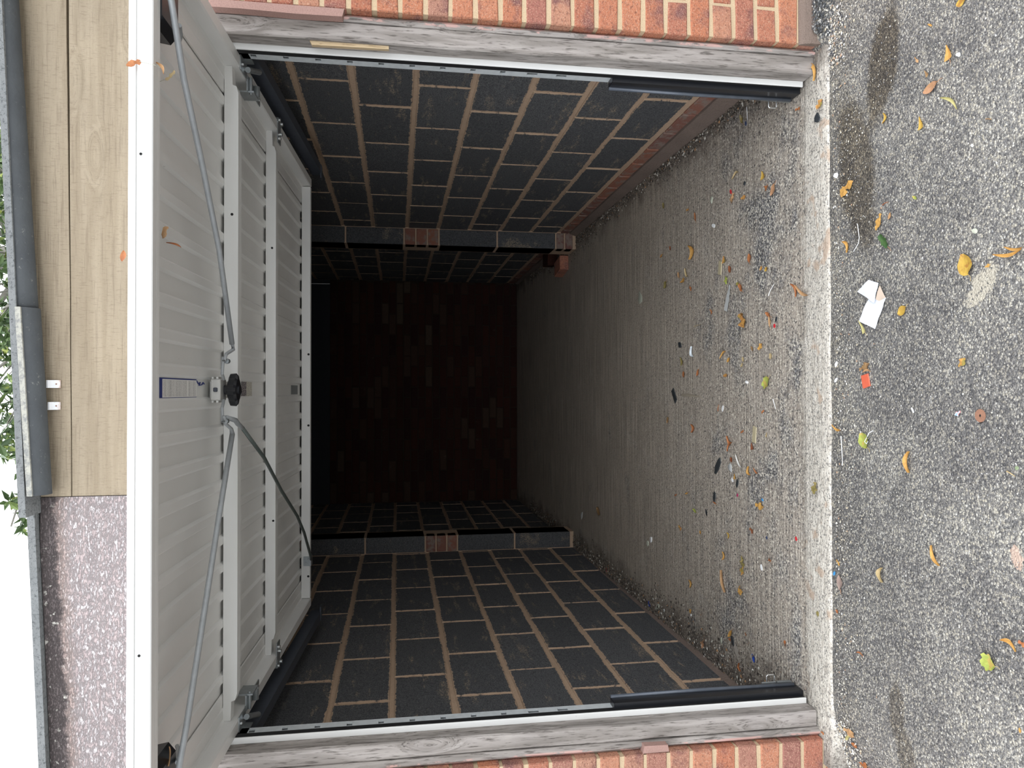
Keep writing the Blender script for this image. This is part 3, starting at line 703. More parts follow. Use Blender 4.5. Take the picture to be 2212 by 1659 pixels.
# lock box, its spindle and star knob
lb = MB(); lb.box(-0.024, 0.036, 1.415, 1.474, -0.030, -0.004, 0.002); lb.box(-0.018, 0.030, 1.33, 1.43, -0.045, -0.012)
for x in (-0.030, 0.036): lb.box(x, x + 0.006, 1.445, 1.478, -0.014, -0.008); lb.box(x, x + 0.006, 1.445, 1.478, -0.026, -0.021)
lock = lb.build('lock_box', 'galvanised', door); lock.data.materials.clear(); lock.data.materials.append(simple('zinc_plate', (0.66, 0.66, 0.63), 0.4, 0.35, 0.08, 60))
MB().box(0.000, 0.012, 1.468, 1.480, -0.022, -0.011, 0.002).build('latch_bolt', 'track_steel', lock)
kn = MB(); kn.cyl((0.006, 1.43, -0.004), (0.006, 1.43, 0.012), 0.014, 16)
vs = []; NK = 48
for z, rr_ in ((0.008, 0.78), (0.012, 0.97), (0.028, 1.0), (0.034, 0.86)):
    for i in range(NK):
        a = 2 * math.pi * i / NK; r_ = (0.036 + 0.011 * max(0, math.cos(4 * a)) ** 1.5) * rr_
        vs.append((0.006 + r_ * math.cos(a), 1.43 + r_ * 0.9 * math.sin(a), z))
fs = [tuple(range(NK))[::-1], tuple(range(3 * NK, 4 * NK))]
for j in range(3):
    for i in range(NK): fs.append((j * NK + i, j * NK + (i + 1) % NK, (j + 1) * NK + (i + 1) % NK, (j + 1) * NK + i))
kn.add(vs, fs); kn.cyl((0.006, 1.43, 0.03), (0.006, 1.43, 0.038), 0.012, 16)
kn.build('star_knob', 'black_plastic', door)
# locking rods from the lock out to the bottom corners, and the cable bar to the top rail
def rod(pts, r, name, mat): return MB().tube(pts, r, 10).build(name, mat, door, True)
q = 0.02
rod([(0.905, 1.985 - 0.02, 0.012), (0.85, 1.935, q), (0.714, 1.862, q + 0.002), (0.56, 1.727 + 0.008, q + 0.004), (0.376, 1.58 + 0.004, q + 0.003), (0.136, 1.446, q)], 0.0072, 'locking_rod', 'dull_steel')
rod([(0.138, 1.447, q), (0.121, 1.432, q), (0.104, 1.505, q), (0.085, 1.522, q)], [0.0068, 0.005, 0.0045, 0.0045], 'rod_end', 'dull_steel')
rod([(-0.119, 1.441, q), (-0.334, 1.583, q + 0.003), (-0.472, 1.662, q + 0.003), (-0.772, 1.824, q), (-0.88, 1.90, q)], 0.0072, 'locking_rod', 'dull_steel')
rod([(-0.119, 1.442, q), (-0.104, 1.452, q), (-0.088, 1.508, q), (-0.066, 1.528, q)], [0.0068, 0.005, 0.0045, 0.0045], 'rod_end', 'dull_steel')
m_ = MB(); m_.tube([(0.095, 1.518, q - 0.004), (0.05, 1.50, q - 0.012), (0.036, 1.47, q - 0.016)], 0.0045, 8); m_.tube([(-0.08, 1.522, q - 0.004), (-0.045, 1.50, q - 0.012), (-0.024, 1.47, q - 0.016)], 0.0045, 8)
m_.build('link_plate', 'dull_steel', door)
for (x, s_) in ((0.085, 1.500), (-0.080, 1.508)):
    b_ = MB().cyl((x, s_ - 0.012, q), (x, s_ + 0.006, q), 0.0075, 8); b_.cyl((x, s_ + 0.006, q), (x, s_ + 0.035, q), 0.0028, 8)
    b_.tube([(x, s_ + 0.034, q), (x, s_ + 0.045, q)], [0.003, 0.0005], 8); b_.build('link_bolt', 'galvanised', door)
rod([(-0.070, 1.500, q), (-0.082, 1.407, q), (-0.092, 1.385, q), (-0.108, 1.33, q)], [0.0062, 0.0075, 0.0075, 0.006], 'cable_end', 'dull_steel')
rod([(-0.106, 1.335, q), (-0.222, 1.046, q), (-0.370, 0.764, q), (-0.518, 0.444, q), (-0.619, 0.278, q), (-0.749, 0.119, q), (-0.795, 0.02, 0.008)], 0.0062, 'cable_bar', 'screw_cable')
m_ = MB(); m_.box(-0.83, -0.785, -0.036, 0.006, -0.006, 0.006, 0.001); m_.box(-0.83, -0.785, 0.0, 0.004, -0.03, 0.004, 0.001); m_.cyl((-0.80, 0.0, -0.004), (-0.80, 0.018, -0.004), 0.007, 8); m_.cyl((-0.816, 0.0, -0.016), (-0.816, 0.014, -0.016), 0.005, 8)
m_.build('cable_bracket', 'galvanised', door)
# black latch housings at the bottom corners
for sgn in (1, -1):
    m_ = MB(); pl_ = [(0.80, -0.040), (0.795, -0.012), (0.815, 0.004), (0.93, 0.004), (0.945, -0.02), (0.945, -0.045)]
    m_.prism([(sgn * x, z) for x, z in pl_], 1.845, 1.945, axis=1)
    hs = m_.build('latch_housing', 'black_plastic', door)
    MB().tube([(sgn * 0.835, 1.86, 0.012), (sgn * 0.838, 1.80, -0.005), (sgn * 0.842, 1.765, -0.02)], 0.005, 8).build('latch_pin', 'dull_steel', hs)
    # pivot bracket on the side rail at the opening
    m_ = MB(); xx = sgn * 1.0
    m_.box(*sorted((sgn * 0.985, sgn * 1.034)), 1.215, 1.29, 0.0, 0.003); m_.box(*sorted((sgn * 1.030, sgn * 1.034)), 1.22, 1.31, -0.012, 0.026)
    m_.box(*sorted((sgn * 0.95, sgn * 0.955)), 1.13, 1.20, -0.026, 0.02); m_.box(*sorted((sgn * 0.952, sgn * 1.0)), 1.17, 1.21, 0.0, 0.004)
    m_.cyl((sgn * 0.945, 1.19, 0.008), (sgn * 1.0, 1.19, 0.008), 0.0055, 8); m_.cyl((sgn * 1.0, 1.25, 0.014), (sgn * 1.032, 1.16, 0.028), 0.009, 10); m_.cyl((sgn * 0.965, 1.12, 0.01), (sgn * 1.0, 1.12, 0.01), 0.011, 10)
    m_.box(*sorted((sgn * 0.965, sgn * 0.999)), 1.04, 1.16, 0.0, 0.003)
    pb = m_.build('pivot_bracket', 'galvanised', door)
    b_ = MB()
    for (x, s_) in ((1.01, 1.232), (1.01, 1.27), (0.982, 1.06)): b_.cyl((sgn * x, s_, 0.002), (sgn * x, s_, 0.007), 0.006, 6)
    b_.build('bolt', 'bright_steel', pb)
    m_ = MB(); m_.box(*sorted((sgn * 0.945, sgn * 1.022)), 0.70, 0.752, -0.001, 0.003, 0.001); m_.box(*sorted((sgn * 1.018, sgn * 1.035)), 0.69, 0.76, -0.02, 0.006, 0.001)
    cb_ = m_.build('corner_bracket', 'galvanised', door)
    b_ = MB()
    for (x, s_) in ((0.962, 0.738), (0.985, 0.715), (1.03, 0.745), (1.03, 0.70)): b_.cyl((sgn * x, s_, 0.002), (sgn * x, s_, 0.011), 0.0075, 8)
    b_.build('bolt', 'bright_steel', cb_)
# printed sheets stuck between the ribs (flat print)
def sheet_mat():
    t = NT('instruction_print', 0.6); o = t.obj(); x, y, z = t.sep(o)
    rows = t.noise(t.comb(0, t.math('MULTIPLY', y, 1), 0), 420, 0, 0.5)
    cols = t.noise(t.comb(t.math('MULTIPLY', x, 700), t.math('MULTIPLY', y, 260), 0), 1.0, 2)
    gaps = t.noise(t.comb(0, y, 0), 75, 1, 0.5)
    ink = t.math('MULTIPLY', t.rng(rows, 0.40, 0.52), t.rng(cols, 0.40, 0.5)); ink = t.math('MULTIPLY', ink, t.rng(gaps, 0.40, 0.44))
    inside = t.math('MULTIPLY', t.rng(t.math('ABSOLUTE', t.math('SUBTRACT', x, 0.009)), 0.0195, 0.0205, 1, 0), t.rng(t.math('ABSOLUTE', t.math('SUBTRACT', y, 1.662)), 0.118, 0.121, 1, 0))
    c = t.mix(t.math('MULTIPLY', t.math('MULTIPLY', ink, inside), 0.62), (0.84, 0.84, 0.82), (0.22, 0.22, 0.22))
    ax = t.math('ABSOLUTE', t.math('SUBTRACT', x, 0.009))
    brd = t.math('MAXIMUM', t.math('GREATER_THAN', ax, 0.0220), t.math('GREATER_THAN', y, 1.786))
    c = t.mix(brd, c, (0.025, 0.04, 0.19))
    t.color(c); MAT['instruction_print'] = t.m
sheet_mat()
ms = MB(); ms.box(-0.0160, 0.0340, 1.535, 1.803, -0.0495, -0.0488); tag(ms.build('instruction_sheet', 'instruction_print', door), 'white instruction sheet with a dark blue border')
def scribble(pts, parent, mat, w=0.0015):
    m_ = MB()
    for a, b2 in zip(pts[:-1], pts[1:]): m_.tube([a, b2], w, 4)
    return m_.build('torn_edge', mat, parent)
simple('navy_ink', (0.03, 0.045, 0.2), 0.6)
scribble([(0.030, 1.535, -0.0485), (0.022, 1.520, -0.0485), (0.026, 1.505, -0.0485), (0.018, 1.515, -0.0485), (0.020, 1.49, -0.0485), (0.026, 1.48, -0.0485), (0.022, 1.47, -0.0485)], door, 'navy_ink', 0.0018)
t = NT('sticker_print', 0.5); x, y, z = t.sep(t.obj())
txt = t.math('MULTIPLY', t.rng(t.noise(t.comb(t.math('MULTIPLY', x, 420), t.math('MULTIPLY', y, 130), 0), 1.0, 1), 0.52, 0.56), 0.9)
c = t.mix(t.math('GREATER_THAN', y, 1.005), t.mix(t.math('MULTIPLY', txt, 0.7), (0.62, 0.60, 0.52), (0.22, 0.20, 0.18)), t.mix(txt, (0.06, 0.05, 0.07), (0.60, 0.55, 0.52)))
c = t.mix(t.math('GREATER_THAN', y, 1.068), c, t.mix(txt, (0.10, 0.11, 0.12), (0.4, 0.4, 0.4)))
t.color(c); MAT['sticker_print'] = t.m
ms = MB(); ms.box(-0.016, 0.034, 0.928, 1.10, -0.0495, -0.0488); tag(ms.build('maker_sticker', 'sticker_print', door), 'dark and cream printed sticker')
ms = MB(); ms.box(-0.016, 0.034, 0.035, 0.235, -0.0495, -0.0490); wsk = ms.build('plate_sticker', 'white_paint', door); tag(wsk, 'small grey sticker with white border')
MB().box(-0.012, 0.030, 0.055, 0.215, -0.0492, -0.0485).build('print', simple('grey_print', (0.17, 0.18, 0.185), 0.5, 0, 0.2, 300), wsk)

# ---------------------------------------------------------------- fascia boards
def board(name_label, x0, x1, z0f, z1f, y0, y1, mat, cat='board'):
    vs_ = []; n = 16
    for i in range(n + 1):
        x = x0 + (x1 - x0) * i / n
        for (yy, zz) in ((y0, z0f(x)), (y1, z0f(x)), (y1, z1f(x)), (y0, z1f(x))): vs_.append((x, yy, zz))
    fs_ = [(0, 1, 2, 3), tuple(n * 4 + k for k in (3, 2, 1, 0))]
    for i in range(n):
        for k in range(4): a = i * 4; fs_.append((a + k, a + 4 + k, a + 4 + (k + 1) % 4, a + (k + 1) % 4))
    o = link('fascia_board', MB().add(vs_, fs_).mesh('fascia_board'), mat)
    return tag(o, name_label, cat)
top = lambda x: roof_z(x, 0) + (0.012 if x > -0.31 else 0.019)
gap = lambda x: 2.186 + 0.011 * (x - 0.3) + 0.0012 * noise.noise(Vector((x * 6, 0, 0)))
board('upper new sawn timber fascia board behind the gutter', -0.2825, 1.9, lambda x: gap(x) + 0.0012 + 0.004 * smooth(0.2, 1.2, x), top, -0.031, -0.005, 'sawn_fascia')
board('lower new sawn timber fascia board just above the open door', -0.2825, 1.9, lambda x: 1.985, lambda x: gap(x) - 0.001, -0.029, -0.005, 'sawn_fascia')
board('old fascia board with flaking pinkish paint and a mouldy dark upper edge', -1.9, -0.2845, lambda x: 1.985, top, -0.030, -0.005, 'painted_fascia')

# ---------------------------------------------------------------- gutter with two strap brackets
gut = tag(empty('gutter', (0.3, -0.08, 2.27)), 'dark grey half round gutter under the roof edge, ending over the boards', 'gutter')
def gutter_piece(x0, x1, r, dz, rim, name, mat, yc=-0.072):
    m_ = MB(); n = 10; NXg = 12; vs_ = []; fs_ = []
    for i in range(NXg + 1):
        x = x0 + (x1 - x0) * i / NXg; zc = 2.269 + 0.063 * x + dz
        ring = [(yc - r * math.cos(math.pi * k / n), zc - r * math.sin(math.pi * k / n)) for k in range(n + 1)] + [(yc + (r - 0.005) * math.cos(math.pi * k / n), zc - (r - 0.005) * math.sin(math.pi * k / n)) for k in range(n + 1)]
        vs_ += [(x - 0.3, y_ + 0.08, z_ - 2.27) for y_, z_ in ring]
        L_ = len(ring)
        if i:
            for k in range(L_): a = (i - 1) * L_; fs_.append((a + k, a + (k + 1) % L_, a + L_ + (k + 1) % L_, a + L_ + k))
    fs_ += [tuple(range(L_)), tuple(range(NXg * L_, (NXg + 1) * L_))]
    m_.add(vs_, fs_)
    o = m_.build(name, mat, gut, True)
    if rim:
        q2 = MB(); pts = [(x - 0.3, yc - r + 0.001 + 0.08, 2.269 + 0.063 * x + dz - 2.27) for x in (x0, (x0 + x1) / 2, x1)]
        pf = [(-0.006, -0.009), (0.006, -0.009), (0.006, 0.004), (-0.006, 0.004)]; vs2 = []
        for p in pts:
            for (a, b2) in pf: vs2.append((p[0], p[1] + a, p[2] + b2))
        fs2 = [(0, 1, 2, 3), (8, 9, 10, 11)] + [(j * 4 + k, j * 4 + (k + 1) % 4, (j + 1) * 4 + (k + 1) % 4, (j + 1) * 4 + k) for j in range(2) for k in range(4)]
        q2.add(vs2, fs2).build('rim', rim, o)
    return o
gutter_piece(0.215, 1.9, 0.034, 0.0, None, 'trough', 'gutter_cement')
gutter_piece(-0.270, 0.222, 0.037, -0.002, 'gutter_rim', 'trough', 'gutter_cement')
for x, lb_ in ((0.022, 'white strap bracket under the gutter, the nearer of two to the photo\'s top'), (-0.037, 'white strap bracket under the gutter, the nearer of two to the photo\'s bottom')):
    m_ = MB(); zt = 2.252 + 0.063 * x
    m_.prism([(-0.0325, 2.2075), (-0.0345, 2.2065), (-0.037, 2.2075), (-0.039, zt - 0.028), (-0.052, zt - 0.022), (-0.052, zt - 0.018), (-0.036, zt - 0.022), (-0.0325, zt - 0.02)], x - 0.0105, x + 0.0105, axis=0)
    o = tag(m_.build('gutter_bracket', 'bracket_paint'), lb_, 'bracket', 'strap brackets under the gutter')
    s2 = MB()
    for z_ in (2.216, 2.233): s2.cyl((x, -0.0365, z_), (x, -0.0405, z_), 0.0018, 8)
    s2.build('screw', 'rust_steel', o)

# ---------------------------------------------------------------- tree behind the garage
t = NT('tree_leaf', 0.5, spec=0.35); c = t.ramp(t.attr('shade').outputs['Fac'], [(0.0, (0.05, 0.085, 0.035)), (0.6, (0.11, 0.17, 0.06)), (0.85, (0.20, 0.27, 0.08)), (1.0, (0.34, 0.38, 0.10))]); t.color(c)
t.put(t.b.inputs['Transmission Weight'], 0.0); MAT['tree_leaf'] = t.m
simple('bark', (0.22, 0.21, 0.18), 0.9, 0, 0.3, 25, 0.01)
tr = tag(empty('leafy_tree', (1.6, 8.6, -0.05)), 'green leafy tree rising behind the garage roof edge', 'tree')
off = Vector((1.6, 8.6, -0.05)); rg = random.Random(21)
bm_ = MB(); bm_.tube([Vector((1.6, 8.6, -0.1)) - off, Vector((1.55, 8.5, 2.5)) - off, Vector((1.7, 8.2, 5.0)) - off, Vector((1.8, 7.9, 7.0)) - off, Vector((1.8, 7.8, 9.5)) - off], [0.19, 0.16, 0.12, 0.08, 0.03], 10)
bm_.build('trunk', 'bark', tr, True)
br = MB(); tips = []
for i in range(46):
    a = rg.uniform(0, 2 * math.pi); z0 = rg.uniform(3.6, 8.0); s0 = Vector((1.7, 8.2, z0))
    ln = rg.uniform(1.8, 3.4)
    if math.cos(a) < -0.2: ln = min(ln, 2.7)
    e = s0 + Vector((math.cos(a) * ln, math.sin(a) * ln * 0.9, rg.uniform(0.2, 1.6)))
    m1 = (s0 + e) / 2 + Vector((0, 0, rg.uniform(0.1, 0.4)))
    br.tube([s0 - off, m1 - off, e - off], [0.045, 0.028, 0.008], 6)
    for q in range(13):
        b0 = s0.lerp(e, rg.uniform(0.3, 1.0)); te = b0 + Vector((rg.uniform(-0.7, 0.7), rg.uniform(-0.7, 0.7), rg.uniform(-0.6, 0.5)))
        br.tube([b0 - off, (b0 + te) / 2 + Vector((0, 0, 0.06)) - off, te - off], [0.010, 0.006, 0.003], 4)
        tips.append((b0, te))
# a low outer bough that hangs past the roof edge
for (sx, ex, ez, ey) in ((1.0, -1.65, 4.15, 4.6), (1.2, -1.1, 4.4, 5.0), (1.4, -0.9, 4.0, 4.2), (1.4, -0.3, 4.2, 4.4), (1.5, 0.3, 4.1, 4.2), (1.8, 1.1, 4.2, 4.2), (1.9, -0.2, 4.7, 5.0), (1.9, -1.3, 5.0, 5.6), (1.7, 0.7, 4.6, 4.6), (1.7, 1.9, 4.5, 4.4), (1.2, 0.0, 4.5, 5.4), (1.2, -0.6, 4.7, 5.2)):
    s0 = Vector((1.7, 7.9, 4.4)); e = Vector((ex, ey, ez)); m1 = (s0 + e) / 2 + Vector((0, 0, 0.35))
    br.tube([s0 - off, m1 - off, e - off], [0.04, 0.025, 0.008], 6)
    for q in range(44):
        k = rg.uniform(0.2, 1.0); b0 = s0.lerp(m1, k * 2) if k < 0.5 else m1.lerp(e, k * 2 - 1)
        te = b0 + Vector((rg.uniform(-0.55, 0.45), rg.uniform(-0.5, 0.5), rg.uniform(-0.6, 0.35)))
        br.tube([b0 - off, (b0 + te) / 2 + Vector((0, 0, 0.05)) - off, te - off], [0.009, 0.006, 0.003], 4); tips.append((b0, te))
br.build('branches', 'bark', tr, True)['kind'] = 'stuff'
V = []; F = []; S = []
for (b0, te) in tips:
    for q in range(32):
        p = b0.lerp(te, rg.uniform(0.15, 1.08)) - off
        d = Vector((rg.gauss(0, 1), rg.gauss(0, 1), rg.gauss(-0.7, 0.7))).normalized(); sd = d.cross(Vector((rg.gauss(0, 1), rg.gauss(0, 1), rg.gauss(0, 1)))).normalized(); nn = d.cross(sd)
        L_ = rg.uniform(0.09, 0.15); W_ = L_ * rg.uniform(0.16, 0.24); k = len(V)
        V += [p, p + d * L_ * 0.4 + sd * W_ + nn * 0.01, p + d * L_, p + d * L_ * 0.4 - sd * W_ + nn * 0.01, p + d * L_ * 0.45]
        F += [(k, k + 1, k + 4), (k + 1, k + 2, k + 4), (k + 2, k + 3, k + 4), (k + 3, k, k + 4)]
        S += [rg.random() ** 1.3] * 5
me = bpy.data.meshes.new('foliage'); me.from_pydata(V, [], F); a = me.attributes.new('shade', 'FLOAT', 'POINT'); a.data.foreach_set('value', S)
link('foliage', me, 'tree_leaf', tr)['kind'] = 'stuff'

# ---------------------------------------------------------------- loose bricks behind the pier
def loose(c, rot, dims, mat, label):
    o = MB().box(-dims[0] / 2, dims[0] / 2, -dims[1] / 2, dims[1] / 2, 0, dims[2], 0.005).build('loose_brick', mat)
    o.location = c; o.rotation_euler = (0, 0, rot); return tag(o, label, 'brick')
loose((0.995, 3.52, floor_z(3.5)), math.radians(8), (0.115, 0.215, 0.07), 'red_brick', 'loose red brick lying on the floor behind the upper pier')
loose((1.115, 3.90, floor_z(3.9)), math.radians(-6), (0.11, 0.215, 0.085), 'old_brick', 'loose grey-brown brick lying against the wall behind the loose red one')

